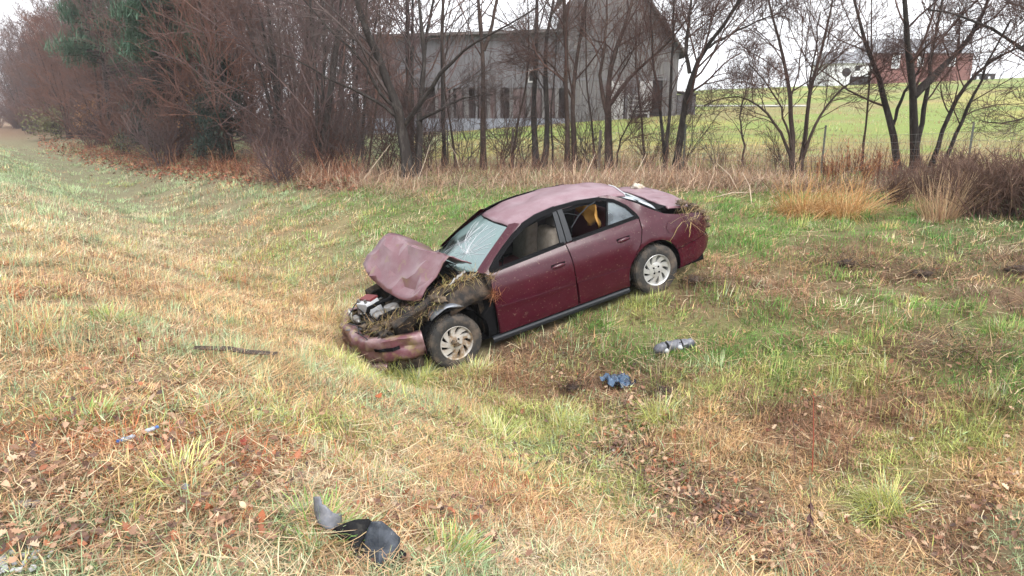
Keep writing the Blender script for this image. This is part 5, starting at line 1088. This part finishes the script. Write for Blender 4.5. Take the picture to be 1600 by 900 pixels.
for s in (1, -1):
    mb = MB(); P = []
    for x in np.linspace(-.42, .62, 18):
        zt = .86 - .22 * max(0, x) ** 1.0 - (.10 if s > 0 else 0) * max(0, x + .1); P.append([(x, s * (.60 + .02 * noise.noise(Vector((x * 6, 1, s)))), .28 + (.30 if abs(x) < .38 else 0)), (x, s * (.66 + .05 * noise.noise(Vector((x * 5, 2, s)))), .62 + .04 * noise.noise(Vector((x * 7, 3, 0)))), (x, s * (.69 + .04 * noise.noise(Vector((x * 6, 4, s)))), zt), (x, s * (.60 + .03 * noise.noise(Vector((x * 6, 5, s)))), zt + .03), (x, s * .53, zt - .02)])
    mb.grid(P); mb.build('inner_fender', M['blackmetal'], car, smooth=True, solid=.01, angle=50)
    mb = MB(); mb.lathe([(.16, .40), (.145, .78), (.11, .84), (.05, .86), (.001, .86)], 20, 'z', (-.02, s * .50, 0)); mb.build('strut_tower', M['blackmetal'], car, smooth=True)
mb = MB(); mb.box((-.1, -.36, .30), (.42, .18, .66)); mb.box((.0, -.30, .66), (.34, .12, .745))
for k in range(4): mb.tube([(.08, -.24 + k * .1, .74), (.28, -.25 + k * .1, .75), (.46, -.25 + k * .1, .66), (.50, -.25 + k * .1, .5)], .024, 8)
mb.build('engine_block', M['blackmetal'], car, bevel=.015)
mb = MB(); mb.lathe([(.001, .07), (.08, .065), (.095, .03), (.095, -.03), (.08, -.06), (.001, -.06)], 20, 'z', (.50, .16, .665)); mb.build('air_cleaner', M['greymetal'], car, smooth=True)
bt = MB(); bt.box((-.09, -.12, -.09), (.09, .12, .09)); bt_ = bt.build('battery', M['label'], car, bevel=.01); bt_.location = (.66, -.34, .62); bt_.rotation_euler = (.1, .15, .35)
mb = MB(); mb.box((-.095, -.125, .091), (.02, .125, .115)); mb.build('battery_cover', M['battop'], bt_); mb = MB()
for y in (-.08, .08): mb.lathe([(.016, .09), (.016, .135), (.001, .135)], 10, 'z', (.06, y, 0))
mb.build('battery_terminal', M['greymetal'], bt_)
def hose(pts, r, m=None, name='hose'): 
    p = resample(pts, 14, np.random.RandomState(1), .004); mb = MB(); mb.tube(list(p), r, 8); return mb.build(name, m or M['blk'], car, smooth=True)
hose([(.75, .2, .5), (.70, .25, .66), (.52, .30, .70), (.35, .22, .66)], .026); hose([(.72, -.15, .5), (.74, -.12, .68), (.60, -.05, .73), (.40, -.05, .74)], .024); hose([(.55, .45, .55), (.46, .40, .70), (.25, .45, .72), (.05, .42, .78)], .016); hose([(.80, -.45, .52), (.82, -.2, .62), (.70, .1, .64), (.72, .4, .55)], .014); hose([(.3, .3, .6), (.42, .5, .66), (.60, .56, .52)], .018, M['greymetal'], 'pipe')
hose([(-.3, .2, .9), (-.15, .35, .86), (.05, .30, .80), (.20, .38, .72)], .02); hose([(-.35, .5, .95), (-.2, .55, .92), (-.05, .62, .84), (.02, .6, .80)], .014, M['label'], 'washer_tube')
mb = MB(); P = []
for a in np.linspace(-.9, 1.0, 9): P.append([(.90 - .10 * math.cos(a) * 0 + .045 * math.cos(b) * math.cos(a), -.54 + .14 * math.sin(a), .575 + .075 * math.sin(b)) for b in np.linspace(-1.3, 1.3, 7)])
mb.grid(P); hl = mb.build('headlight', M['lens'], car, smooth=True, solid=.01); hl.location = (-.03, .02, -.05)
for k, (c, sz, m) in enumerate([((.62, .02, .60), (.10, .08, .06), 'greymetal'), ((.80, .05, .56), (.07, .12, .05), 'blk'), ((.55, .38, .60), (.10, .12, .07), 'blackmetal'), ((.34, .42, .66), (.12, .10, .08), 'blackmetal'), ((.86, -.25, .55), (.05, .12, .05), 'greymetal'), ((.60, -.58, .62), (.10, .07, .06), 'blk'), ((.15, .40, .72), (.12, .09, .07), 'blk'), ((.70, .30, .53), (.10, .10, .05), 'greymetal')]):
    lump('engine_part', c, sz, M[m], k, .35, sub=2)
# bent front flap over the driver's wheel
mb = MB(); mb.grid([[(0 + .39 * math.cos(a) * (1 + .04 * noise.noise(Vector((a * 2, 1, 1)))), .80 - .10 * w_, .31 + (.40 + .05 * w_ + .02 * noise.noise(Vector((a * 3, w_, 5)))) * math.sin(a)) for w_ in (0, .4, .8, 1.3)] for a in np.linspace(.95, 2.0, 12)]); mb.build('torn_arch_edge', M['flap'], car, smooth=True, solid=.006)
mb = MB(); mb.grid([[(x, .60 + .20 * q + .02 * noise.noise(Vector((x * 8, q * 3, 0))), .93 - .10 * q - .22 * max(0, x + .3) - .30 * max(0, q - .5) + .02 * noise.noise(Vector((x * 9, q * 5, 3)))) for q in np.linspace(0, 1, 6)] for x in np.linspace(-.50, .0, 9)]); mb.build('crushed_cowl_side', M['blackmetal'], car, smooth=True, solid=.008)
mb = MB(); mb.grid([[(x + .2 * (1 - t * t) * 1, t * .68, .905 - (.02 if x > -.4 else 0)) for t in np.linspace(-1, 1, 11)] for x in (-.50, -.42, -.36)]); mb.build('cowl_panel', M['blk'], car, smooth=True)
# wiper arms
mb = MB(); mb.tube([ws(.5, .02, .02), ws(.25, .06, .03), ws(-.15, .07, .025)], .008, 5); mb.tube([ws(-.3, .02, .02), ws(-.5, .08, .03), ws(-.8, .06, .025)], .008, 5); mb.build('wiper_arm', M['blk'], car)
# hood: crumpled, thrown up and folded. rows run from passenger to driver side
rows = [  # rear edge, ridge, mid, front edge ; 5 points each (x, y, z)
 [(-.30, -.66, 1.02), (-.27, -.35, 1.04), (-.28, .0, 1.03), (-.33, .33, 1.02), (-.42, .63, 1.05)],
 [(-.02, -.66, 1.26), (-.02, -.34, 1.235), (-.08, .0, 1.20), (-.16, .33, 1.185), (-.30, .62, 1.13)],
 [(.13, -.66, 1.345), (.09, -.36, 1.30), (.02, -.02, 1.265), (-.12, .30, 1.235), (-.22, .50, 1.20)],
 [(.30, -.68, 1.27), (.25, -.38, 1.19), (.20, -.05, 1.13), (.08, .28, 1.08), (-.04, .50, 1.06)],
 [(.46, -.71, 1.17), (.42, -.42, 1.04), (.36, -.10, .96), (.24, .24, .93), (.11, .50, .95)],
 [(.56, -.68, 1.06), (.55, -.44, .93), (.50, -.12, .86), (.40, .20, .80), (.24, .50, .80)]]
Rr_ = np.array(rows); nI, nJ = 13, 15; iu = np.linspace(0, len(rows) - 1, nI); ju = np.linspace(0, 4, nJ)
def cr(A, u):
    n = len(A); i = min(int(u), n - 2); f_ = u - i; p0, p1, p2, p3 = A[max(i - 1, 0)], A[i], A[i + 1], A[min(i + 2, n - 1)]
    lin = p1 + (p2 - p1) * f_; cat = .5 * ((2 * p1) + (-p0 + p2) * f_ + (2 * p0 - 5 * p1 + 4 * p2 - p3) * f_ ** 2 + (-p0 + 3 * p1 - 3 * p2 + p3) * f_ ** 3); return lin
FOLDS = [(.8, .6, 4.4, .07), (-.5, .86, 1.0, .06), (.95, -.3, 2.6, .05), (.3, .95, 3.5, .05), (.7, -.7, 1.6, .06), (.25, 1, 2.2, .05)]
P = []
for a in iu:
    row = np.array([cr(Rr_[:, j], a) for j in range(5)]); r__ = []
    for b in ju:
        p = cr(row, b); cre = .035
        for (ca, cb, cc, am) in FOLDS: cre -= abs(ca * a + cb * b - cc) * am * math.exp(-((ca * a + cb * b - cc) / .9) ** 2)
        cre += noise.noise(Vector((a * 3.1, b * 3.3, 3))) * .024
        p = p + np.array([cre * .6, 0, cre * .8]); r__.append(tuple(p))
    P.append(r__)
mb = MB(); mb.grid(P); mb.f = [t for q in mb.f for t in (((q[0], q[1], q[2]), (q[0], q[2], q[3])) if (q[0] * 7) % 3 else ((q[0], q[1], q[3]), (q[1], q[2], q[3])))]
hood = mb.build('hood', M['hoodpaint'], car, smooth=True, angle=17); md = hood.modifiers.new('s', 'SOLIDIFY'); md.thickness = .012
mb = MB(); inner = [[(np.array(P[i][j]) + (0, 0, -.09)) * (1, .90, 1) for j in range(1, nJ - 1, 2)] for i in range(2, nI - 1, 2)]; mb.grid(inner); mb.build('hood_frame', M['blk'], hood, smooth=False, solid=.01)
# ochre cloth hanging behind the rear seat window, bent branch in the opening
mb = MB(); mb.grid([[( -2.02 - .10 * q + .05 * math.sin(t * 5 + q * 3), .34 + .20 * t + .02 * math.sin(q * 9), 1.26 - .30 * q + .03 * math.sin(t * 7)) for t in np.linspace(-1, 1, 10)] for q in np.linspace(0, 1, 10)]); o = mb.build('ochre_cloth', M['ochre'], None, smooth=True, solid=.012)
o.matrix_world = car.matrix_basis; tag(o, 'ochre cloth hanging inside the rear side window of the wreck', 'cloth')
mb = MB(); mb.tube([(-1.66, .66, 1.10), (-1.80, .62, 1.20), (-1.95, .60, 1.27), (-2.05, .60, 1.29)], .007, 6); mb.tube([(-1.80, .62, 1.20), (-1.68, .60, 1.26), (-1.60, .60, 1.27)], .004, 5); o = mb.build('bent_twig', M['trimgrey'], None, smooth=True); o.matrix_world = car.matrix_basis; tag(o, 'bent dark twig stuck in the open rear side window', 'twig')
bpy.context.view_layer.update()
cmw = Matrix.Translation(car.location) @ car.rotation_euler.to_matrix().to_4x4()
for nme in ('ochre_cloth', 'bent_twig'): bpy.data.objects[nme].matrix_world = cmw
def strands(*a, **k): return tag(ribbon_obj('strands', *a, **k), kind='stuff')
# ---- roots, grass and mud hung on the car (things of their own)
def tangle(label, path, n, seed, cols, L_=.18, rad=.06, name='root_clump', wd=.006, hang=.8, mudr=None):
    r_ = np.random.RandomState(seed); path = np.array(path); u = r_.rand(n) * (len(path) - 1); i = np.minimum(u.astype(int), len(path) - 2); f_ = (u - i)[:, None]
    c = path[i] * (1 - f_) + path[i + 1] * f_ + r_.normal(0, rad, (n, 3)) * (1, 1, .6)
    base = c2w(path[0]); W_ = np.array([c2w(p) for p in c]) - base; root = thing(name, label, 'debris clump', base)
    strands( W_, r_.uniform(0, 6.3, n), r_.uniform(.4, 2.4, n), r_.uniform(.4, 1.3, n) * L_, r_.uniform(.6, 1.4, n) * wd, cols, seed, parent=root, K=5, droop=hang, jit=.25)
    if mudr:
        for k, p in enumerate(path): o = lump('mud_lump', c2w(p) - base, (mudr * 1.5, mudr * 1.2, mudr * .8), M['mud'], k + seed, .9, root, 3, 4.5)
    return root
RC = [rgb(*c) * .8 for c in ((150, 118, 88), (176, 146, 108), (122, 92, 70), (196, 170, 126), (104, 80, 64), (160, 130, 84))]
SC_ = [rgb(*c) * .8 for c in ((196, 176, 118), (176, 156, 104), (150, 128, 88), (206, 190, 140), (128, 104, 74), (164, 164, 100))]
tangle('tangle of roots and grass hanging off the rear corner of the car', [(-3.22, .62, .95), (-3.34, .66, .88), (-3.44, .66, .78), (-3.52, .62, .66), (-3.56, .58, .56), (-3.50, .35, .72), (-3.42, .1, .80)], 480, 1, RC, .16, .045, mudr=.04)
tangle('thin pale roots dangling over the rear quarter panel', [(-3.12, .80, .86), (-3.16, .83, .78), (-3.14, .85, .70)], 40, 2, [SC_[3], SC_[0]], .30, .02, hang=1.6)
tangle('muddy straw bundle lying across the smashed engine bay', [(.06, .66, .80), (.25, .62, .70), (.42, .54, .64), (.58, .44, .60), (.70, .30, .56), (.80, .10, .54)], 850, 3, SC_ + RC + [BROWN, DARKB, DARKB], .20, .05, mudr=.06)
tangle('straw wedged at the base of the driver side windshield', [(-.42, .70, .93), (-.30, .66, .92), (-.15, .62, .90), (0, .58, .86)], 330, 4, RC + SC_, .14, .045)
tangle('small brown root tuft hanging on the front door edge', [(-.50, .86, .74), (-.53, .87, .66)], 90, 5, [rgb(*c) * .8 for c in ((164, 110, 76), (140, 92, 64))], .14, .022)
tangle('small brown grass tuft caught at the door mirror corner', [(-.52, .82, .93), (-.55, .83, .88)], 80, 6, RC, .10, .02)
tangle('grass caught along the left end of the bumper', [(.95, -.62, .52), (1.02, -.45, .53), (1.06, -.2, .52)], 260, 7, SC_, .18, .04)
tangle('mud and grass packed in the hub of the front wheel', [(.03, .845, .30), (.05, .85, .33)], 60, 8, RC, .05, .02, mudr=.022)
o = lump('white_debris', c2w((-3.28, -.45, 1.0)), (.075, .05, .045), M['scrap'], 3, .7, None, 3, 2.2); o.parent = None; tag(o, 'white crumpled scrap sitting on top of the trunk lid', 'scrap')
# ---------------------------------------------------------------- hedge-row shrubs between the trees
hsm = [shrub_mesh(11, 'twig_grey', 2.4, 9, 9, 6, 'branches', .006, .7), shrub_mesh(12, 'twig', 2.2, 10, 9, 6, 'branches', .006, .8)]
HL = ['left of the leaning dark tree at the wood edge', 'touching the left side of the leaning dark tree', 'just behind the leaning dark tree', 'between the leaning tree and the slim upright tree', 'between slim upright tree and straight brown tree', 'right of the straight brown tree', 'left of the paired dark stems', 'behind the twin-stemmed tree', 'between twin-stemmed and low-forking tree', 'left of the spreading clump of dark stems', 'behind the spreading clump of dark stems', 'under the arching bushy tree', 'at the open gap beside the fence', 'nearest the russet leaf bank']
for k, (u, v, s_) in enumerate([(560, 274, 1.1), (605, 274, 1.2), (650, 270, 1.2), (672, 266, 1.1), (724, 262, 1.0), (785, 262, 1.0), (815, 262, .9), (905, 262, .9), (925, 264, .8), (1015, 264, .8), (1065, 264, .8), (1225, 272, .7), (1120, 268, .5), (520, 274, 1.3)]):
    o = link('hedge_shrub', hsm[k % 2]); o.location = ground(u, v) - (0, 0, .05); o.scale = (s_, s_, s_); o.rotation_euler = (0, 0, k * 1.7); tag(o, 'sparse bare shrub ' + HL[k], 'shrub', 'bare shrubs in the hedge row')
# ---------------------------------------------------------------- loose straw lying over the turf
def straw_layer(name, label, n, dmin, dmax, seed, cols, l0, l1, wd):
    r_ = np.random.RandomState(seed); d = np.exp(r_.uniform(np.log(dmin), np.log(dmax), n)); a = r_.uniform(-.8, .8, n); x, y = d * np.sin(a), d * np.cos(a)
    ok = ~in_car(x, y) & (zone_field(x, y) < .5) & (vn.fbm(x * 1.5 + 2, y * 1.5, 3) > .44); x, y, d = x[ok], y[ok], d[ok]; n = len(x)
    P = np.c_[x, y, hgt(x, y) + r_.uniform(.02, .07, n)]
    tag(ribbon_obj(name, P, r_.uniform(0, 2 * PI, n), r_.uniform(1.35, 1.65, n), r_.uniform(l0, l1, n) * (.8 + .05 * d), wd * r_.uniform(.6, 1.4, n) * (.7 + .16 * d), cols, seed, K=4, droop=.15, jit=.16), label, 'straw', kind='stuff')
straw_layer('loose_straw', 'pale loose straws lying across the turf', 26000, 1.8, 24, 21, [rgb(*c) * .85 for c in ((214, 190, 150), (196, 168, 128), (184, 148, 116), (222, 204, 168), (160, 128, 98))], .08, .26, .0042)
# ---------------------------------------------------------------- debris on the grass
M['linerblk'] = mat('black_plastic', (.006, .006, .007), .65, spec=.15, n1=(18, (.03, .028, .025), .55, .7)); M['linergrey'] = mat('scuffed_blue_grey_plastic', (.024, .030, .041), .45, n1=(14, (.05, .058, .075), .45, .65), n2=(60, (.22, .21, .19), .66, .74), bump=(30, .25)); M['linerlt'] = mat('scuffed_grey_plastic', (.12, .125, .145), .5, n1=(14, (.17, .17, .19), .45, .6), n2=(60, (.30, .26, .22), .62, .74), bump=(30, .25))
def pxpoly(name, pts, m, root, base, Yb, vb, lean=.5, bulge=.02, solid=.006, depth=None):
    """sheet whose outline is given by photo points on a leaning plane through the ground"""
    W_ = []; lp = dense(pts, 3.0); vs = list(lp); xs = [p[0] for p in lp]; zs = [p[1] for p in lp]; st = 4.0
    x = min(xs)
    while x < max(xs):
        z = min(zs)
        while z < max(zs):
            if inpoly(x, z, lp) and all((x - q[0]) ** 2 + (z - q[1]) ** 2 > 5 for q in lp): vs.append((x, z))
            z += st
        x += st
    n = len(lp); r = delaunay_2d_cdt([Vector(v) for v in vs], [(i, (i + 1) % n) for i in range(n)], [], 1, 1e-6); cx = sum(xs) / n; cz = sum(zs) / n; wx_ = max(xs) - min(xs)
    k = Yb / FPX
    for v in r[0]:
        dy = (vb - v.y) * k * lean + bulge * (((v.x - cx) / wx_ * 2) ** 2) * 2 + noise.noise(Vector((v.x * .06, v.y * .06, len(pts)))) * .012
        if depth: dy += depth(v.x, v.y)
        W_.append(at(v.x, v.y, Yb + dy) - base)
    mb = MB(); mb.add(W_, [tuple(f) for f in r[2]]); return mb.build(name, m, root, smooth=True, solid=solid, angle=35)
lb = ground(585, 892); Yb = lb[1]; lin = thing('torn_plastic_liner', 'torn black and blue-grey plastic wheel liner lying in the foreground grass', 'car part', lb)
pxpoly('plate', [(581, 815), (596, 814), (612, 827), (625, 840), (624, 854), (616, 868), (608, 891), (585, 889), (560, 880), (565, 858), (570, 838)], M['linergrey'], lin, lb, Yb, 890, .55, .0, .007, lambda u, v: .05 * abs(u - 591) / 30 - .0)
pxpoly('arch_piece', [(519, 827), (538, 818), (556, 812), (576, 811), (582, 816), (574, 834), (564, 850), (556, 868), (548, 858), (545, 843), (520, 837)], M['linerblk'], lin, lb, Yb, 880, .9, .02, .006)
pxpoly('end_strip', [(490, 776), (500, 776), (503, 788), (509, 790), (520, 801), (526, 803), (533, 801), (534, 820), (522, 826), (510, 827), (497, 818), (492, 800)], M['linerlt'], lin, lb, Yb + .10, 850, .35, .03, .006)
pxpoly('lower_flap', [(617, 868), (624, 857), (634, 864), (646, 877), (640, 884), (632, 889), (618, 893), (606, 892)], M['linerblk'], lin, lb, Yb, 893, 1.0, .02, .006)
# grey mirror shell
mr_ = ground(1053, 552); Lm = mr_[1]; A_, B_ = at(1022, 548, Lm) - mr_ + (0, 0, .0), at(1086, 533, Lm + .12) - mr_
mrr = thing('mirror_shell', 'silver grey torn mirror housing lying on green grass', 'car part', mr_)
M['silver'] = mat('scuffed_silver_plastic', (.12, .123, .145), .45, .1, n1=(14, (.06, .06, .07), .45, .62), coat=.1, bump=(12, .3)); M['knob'] = mat('clear_lamp', (.40, .42, .43), .15, coat=.8)
def seg_(t0, t1, n=8, e=1.0):
    out = []; rd_ = []
    for t in np.linspace(t0, t1, n): out.append(A_ + (B_ - A_) * t + np.array([0, 0, .010 * math.sin(t * 5)])); rd_.append(.066 * e * (1 - .25 * t) * math.sqrt(max(.12, 1 - (2 * abs(t - .5)) ** 6)))
    return out, rd_
for t0, t1 in ((0, .26), (.31, .62), (.66, 1.0)):
    p_, r0_ = seg_(t0, t1); mb = MB(); mb.tube(p_, r0_, 18); mb.v = [tuple(np.array(q) + np.array([0, .35, -.35]) * (noise.noise(Vector(q) * 16)) * .05 + np.array([0, 0, 1]) * noise.noise(Vector(q) * 30) * .012) for q in mb.v]; mb.build('shell', M['silver'], mrr, smooth=True, angle=30)
p_, r0_ = seg_(.02, .98, 12, .8); mb = MB(); mb.tube(p_, r0_, 10); mb.build('inner_frame', M['linerblk'], mrr, smooth=True)
for t in (.27, .60): o = lump('lamp', A_ + (B_ - A_) * t + (0, -.055, -.01), (.030, .022, .026), M['knob'], 3, .25, mrr, 2)
# blue wrap
bw = ground(968, 604); wrp = MB(); P = []
for i in np.linspace(-1, 1, 26):
    P.append([(.15 * i + .03 * noise.noise(Vector((i * 2, j * 2, 1))), .16 * j, .03 + .04 * (1 - i * i) * (1 - j * j) + .11 * abs(noise.noise(Vector((i * 1.7, j * 1.7, 5)))) + .02 * abs(noise.noise(Vector((i * 5, j * 5, 2))))) for j in np.linspace(-1, 1, 26)])
wrp.grid(P); M['bluewrap'] = mat('blue_film', (.03, .065, .12), .14, n1=(9, (.16, .22, .28), .52, .60), n2=(7, (.010, .022, .05), .48, .54), coat=.4)
o = wrp.build('blue_wrap', M['bluewrap'], None, smooth=True, solid=.003, angle=30); o.location = bw + (0, .04, 0); o.rotation_euler = (0, 0, .5); tag(o, 'crumpled shiny dark blue plastic wrap on brown ground', 'plastic wrap')
tangle_base = None
def tangle_w(label, uv, n, seed, cols, L_, rad, m=None, sz=None, name='root_clump', cat='clump'):
    r_ = np.random.RandomState(seed); b = ground(*uv); root = thing(name, label, cat, b); P = r_.normal(0, 1, (n, 3)) * (rad, rad * .8, rad * .25) + (0, 0, rad * .35)
    strands( P, r_.uniform(0, 6.3, n), r_.uniform(.9, 1.7, n), r_.uniform(.4, 1.2, n) * L_, r_.uniform(.6, 1.4, n) * .007, cols, seed, parent=root, K=4, droop=.6, jit=.3)
    if m: lump('clod', (0, 0, sz * .25), (sz * 1.3, sz, sz * .5), m, seed, .6, root, 3, 2.5)
    return root
M['darksoil'] = mat('dark_soil', (.035, .024, .02), .95, n1=(20, (.08, .055, .04), .45, .6), bump=(30, .8))
DK = [rgb(*c) * .7 for c in ((70, 50, 44), (96, 72, 60), (52, 40, 38), (120, 92, 74))]
tangle_w('dark root clump with curved twigs left of the blue wrap', (898, 610), 200, 1, DK, .16, .09, M['darksoil'], .07)
tangle_w('dark clod of roots below and right of the blue wrap', (1040, 612), 150, 2, DK, .14, .09, M['darksoil'], .07)
tangle_w('brown turf clod thrown up behind the rear wheel', (1085, 440), 260, 3, DK + RC, .2, .16, M['darksoil'], .10)
tangle_w('heap of dark brown dead weeds on the far bank', (1325, 415), 420, 4, DK + RC, .32, .22, M['darksoil'], .10)
tangle_w('dark turf clod at right end of the churned strip', (1590, 425), 260, 5, DK + RC, .28, .2, M['darksoil'], .1)
tangle_w('brown weed heap in the middle of the churned strip', (1440, 430), 300, 6, DK + RC, .3, .24, M['darksoil'], .08)
tangle_w('pile of brown stalks in the lower right grass', (1500, 555), 340, 7, DK + RC, .3, .24)
tangle_w('black leaf clump at left beside the straw stand', (305, 728), 60, 9, DK, .06, .025, M['darksoil'], .03)
tangle_w('dark curled leaf clump in the grass left of centre', (368, 745), 60, 10, DK, .07, .03, M['darksoil'], .03)
# weathered board
bo = MB(); a, b = ground(303, 562) + (0, 0, .09), ground(434, 568) + (0, 0, .08); c_ = (a + b) / 2; pts_ = [a - c_, (b - a) * -.1 + (0, .0, .012), (b - a) * .12 + (0, 0, -.005), b - c_]
for k in range(3): bo.tube([p + (0, .02 * k, .003 * k) for p in pts_], [.005, .012, .012, .006], 6)
o = bo.build('rotten_board', mat('black_wet_wood', (.05, .036, .028), .85, n1=(12, (.15, .115, .09), .5, .6, (.3, 2, 2)), bump=(20, .8)), None, smooth=True, angle=50); o.location = c_; tag(o, 'dark rotten strip of wood lying left of the wrecked nose', 'board')
# litter: crushed clear bottle in two bits
M['litter'] = mat('pale_plastic', (.30, .34, .40), .3, coat=.3, n1=(30, (.10, .22, .42), .55, .65)); M['bluecap'] = mat('blue_cap', (.03, .10, .30), .3, coat=.5)
for k, (u0, v0, u1, v1, cap, lab, nm) in enumerate([(190, 702, 212, 696, 0, 'crushed pale plastic bottle half with blue end in straw', 'plastic_bottle'), (228, 688, 244, 683, 1, 'small piece of pale plastic with bright blue cap', 'bottle_neck')]):
    a, b = ground(u0, v0) + (0, 0, .05), ground(u1, v1) + (0, 0, .055); root = thing(nm, lab, 'litter', a); mb = MB(); d = b - a; mb.tube([(0, 0, 0), d * .3, d * .6, d * .85, d], [.010, .014, .009, .013, .007], 8)
    mb.build('body', M['litter'], root, smooth=True, angle=30); mb = MB(); e = d / np.linalg.norm(d); q = d if cap else np.zeros(3); mb.tube([q, q + e * (.018 if cap else -.018)], [.010, .009], 10); mb.build('cap', M['bluecap'], root)
g = ground(293, 768); mb = MB(); mb.tube([(0, 0, .01), (0, 0, .045)], [.016, .015], 10); o = mb.build('grey_cap', M['linerlt'], None); o.location = g + (0, 0, .02); o.rotation_euler = (.9, .3, 0); tag(o, 'small grey plastic cap in the green tuft', 'cap')
# single big leaves
for k, (u, v, col, s_, lab) in enumerate([(592, 628, (206, 110, 56), .10, 'bright orange leaf below the bumper grass'), (658, 648, (176, 86, 62), .07, 'red-brown leaf right of the orange leaf'), (380, 708, (164, 74, 56), .09, 'dark red leaf standing in straw left of centre'), (1198, 680, (140, 66, 46), .08, 'dark rust leaf left of the tall red stalk'), (410, 826, (206, 116, 66), .085, 'orange leaf left of the torn liner'), (1420, 695, (226, 208, 184), .06, 'cream pale leaf in the pinkish straw at right'), (958, 711, (230, 216, 200), .05, 'white pale leaf on the dark leaf patch'), (1128, 795, (190, 80, 60), .07, 'scarlet leaf in the leaf patch at bottom right'),
   (260, 725, (172, 88, 52), .10, 'rust curled leaf below the plastic bottle'), (330, 812, (200, 120, 74), .09, 'orange-brown leaf above the lowest left leaves'), (1160, 758, (196, 112, 62), .08, 'orange leaf below the dark bent stalk'), (1320, 828, (140, 78, 60), .10, 'large ribbed brown leaf under the yellow-green clump'), (833, 820, (190, 82, 58), .06, 'red leaf in straw at bottom centre'), (222, 543, (150, 66, 52), .10, 'dark red leaf on the verge far left of the car'), (500, 905, (205, 185, 160), .05, 'pale leaf under the liner strip')][:14]):
    g = ground(u, v); me = leaf_mesh('fallen_leaf', '', [(0, 0, 0)], [s_ * .85], 200 + k, [rgb(*col) * .5], .3); o = link('fallen_leaf', me); o.location = g + (0, 0, .045); o.rotation_euler = (.45, 0, 0); tag(o, lab, 'leaf', 'large single fallen leaves')
# shoulder gravel at the lower left corner
M['pebble'] = mat('grey_gravel', (.30, .31, .32), .85, n1=(3, (.42, .42, .42), .45, .6), n2=(9, (.15, .15, .15), .5, .7))
bm = bmesh.new(); r_ = random.Random(8); gg = ground(4, 888)
for k in range(150):
    x, y = gg[0] + r_.gauss(-.05, .13), gg[1] + r_.gauss(-.05, .09); s_ = r_.uniform(.006, .017); m4 = Matrix.Translation((x, y, float(hgt(x, y)) + s_ * .6 + .012)) @ Matrix.Rotation(r_.uniform(0, 6), 4, 'Z') @ Matrix.Diagonal((s_, s_ * r_.uniform(.6, 1), s_ * .6, 1))
    q = bmesh.ops.create_icosphere(bm, subdivisions=1, radius=1, matrix=m4)
    for v in q['verts']: v.co += Vector((r_.uniform(-1, 1), r_.uniform(-1, 1), r_.uniform(-1, 1))) * s_ * .15
me = bpy.data.meshes.new('gravel'); bm.to_mesh(me); bm.free(); me.materials.append(M['pebble']); tag(link('gravel', me), 'grey road gravel showing at the lower left corner', 'gravel', kind='stuff')
o = lump('bark_chunk', ground(42, 795) + (0, 0, .02), (.055, .03, .018), M['oldwood'], 5, .4, None, 2); o.parent = None; tag(o, 'grey weathered wood chip among brown leaves at far left', 'wood chip')
# ---------------------------------------------------------------- thin damp air
hz = MB(); hz.box((-250, -12, -3.2), (190, 260, 19)); m_ = bpy.data.materials.new('haze'); m_.use_nodes = True; t_ = m_.node_tree; t_.nodes.clear()
ou = t_.nodes.new('ShaderNodeOutputMaterial'); pv = t_.nodes.new('ShaderNodeVolumePrincipled'); pv.inputs['Density'].default_value = .0008; pv.inputs['Color'].default_value = (.93, .95, .97, 1); pv.inputs['Anisotropy'].default_value = .2
t_.links.new(pv.outputs[0], ou.inputs['Volume']); tag(hz.build('haze', m_), 'thin damp haze over the verge and wood', kind='stuff')

# torn brackets, shards and bent sheet round the smashed nose
r_ = random.Random(14)
for k in range(26):
    c = Vector((r_.uniform(.1, .95), r_.uniform(-.62, .68), r_.uniform(.55, .72) - 0)); c.z -= .12 * c.x; a = r_.uniform(0, 6.3); l = r_.uniform(.05, .13); w_ = r_.uniform(.012, .03); mb = MB(); P = []
    for q in np.linspace(-1, 1, 5):
        b_ = r_.uniform(-.02, .02); ctr = c + Vector((math.cos(a) * l * q, math.sin(a) * l * q, abs(q) * l * .5 + b_)); P.append([tuple(ctr + Vector((-math.sin(a) * w_, math.cos(a) * w_, r_.uniform(-.01, .01)))), tuple(ctr), tuple(ctr - Vector((-math.sin(a) * w_, math.cos(a) * w_, r_.uniform(-.01, .01))))])
    mb.grid(P); mb.build('torn_bracket', M[['blackmetal', 'greymetal', 'blackmetal', 'flap', 'blackmetal', 'paint_mud', 'lens'][k % 7]], car, solid=.004)
hose([(.86, .5, .52), (.95, .30, .60), (.90, .05, .58), (.98, -.2, .56)], .007, M['trimgrey'], 'wiring_loom'); hose([(.5, -.6, .66), (.62, -.5, .72), (.80, -.5, .66), (.92, -.4, .58)], .007, M['trimgrey'], 'wiring_loom'); hose([(-.1, .6, .84), (.12, .66, .80), (.30, .58, .72), (.5, .6, .62)], .009, M['blk'], 'wiring_loom')
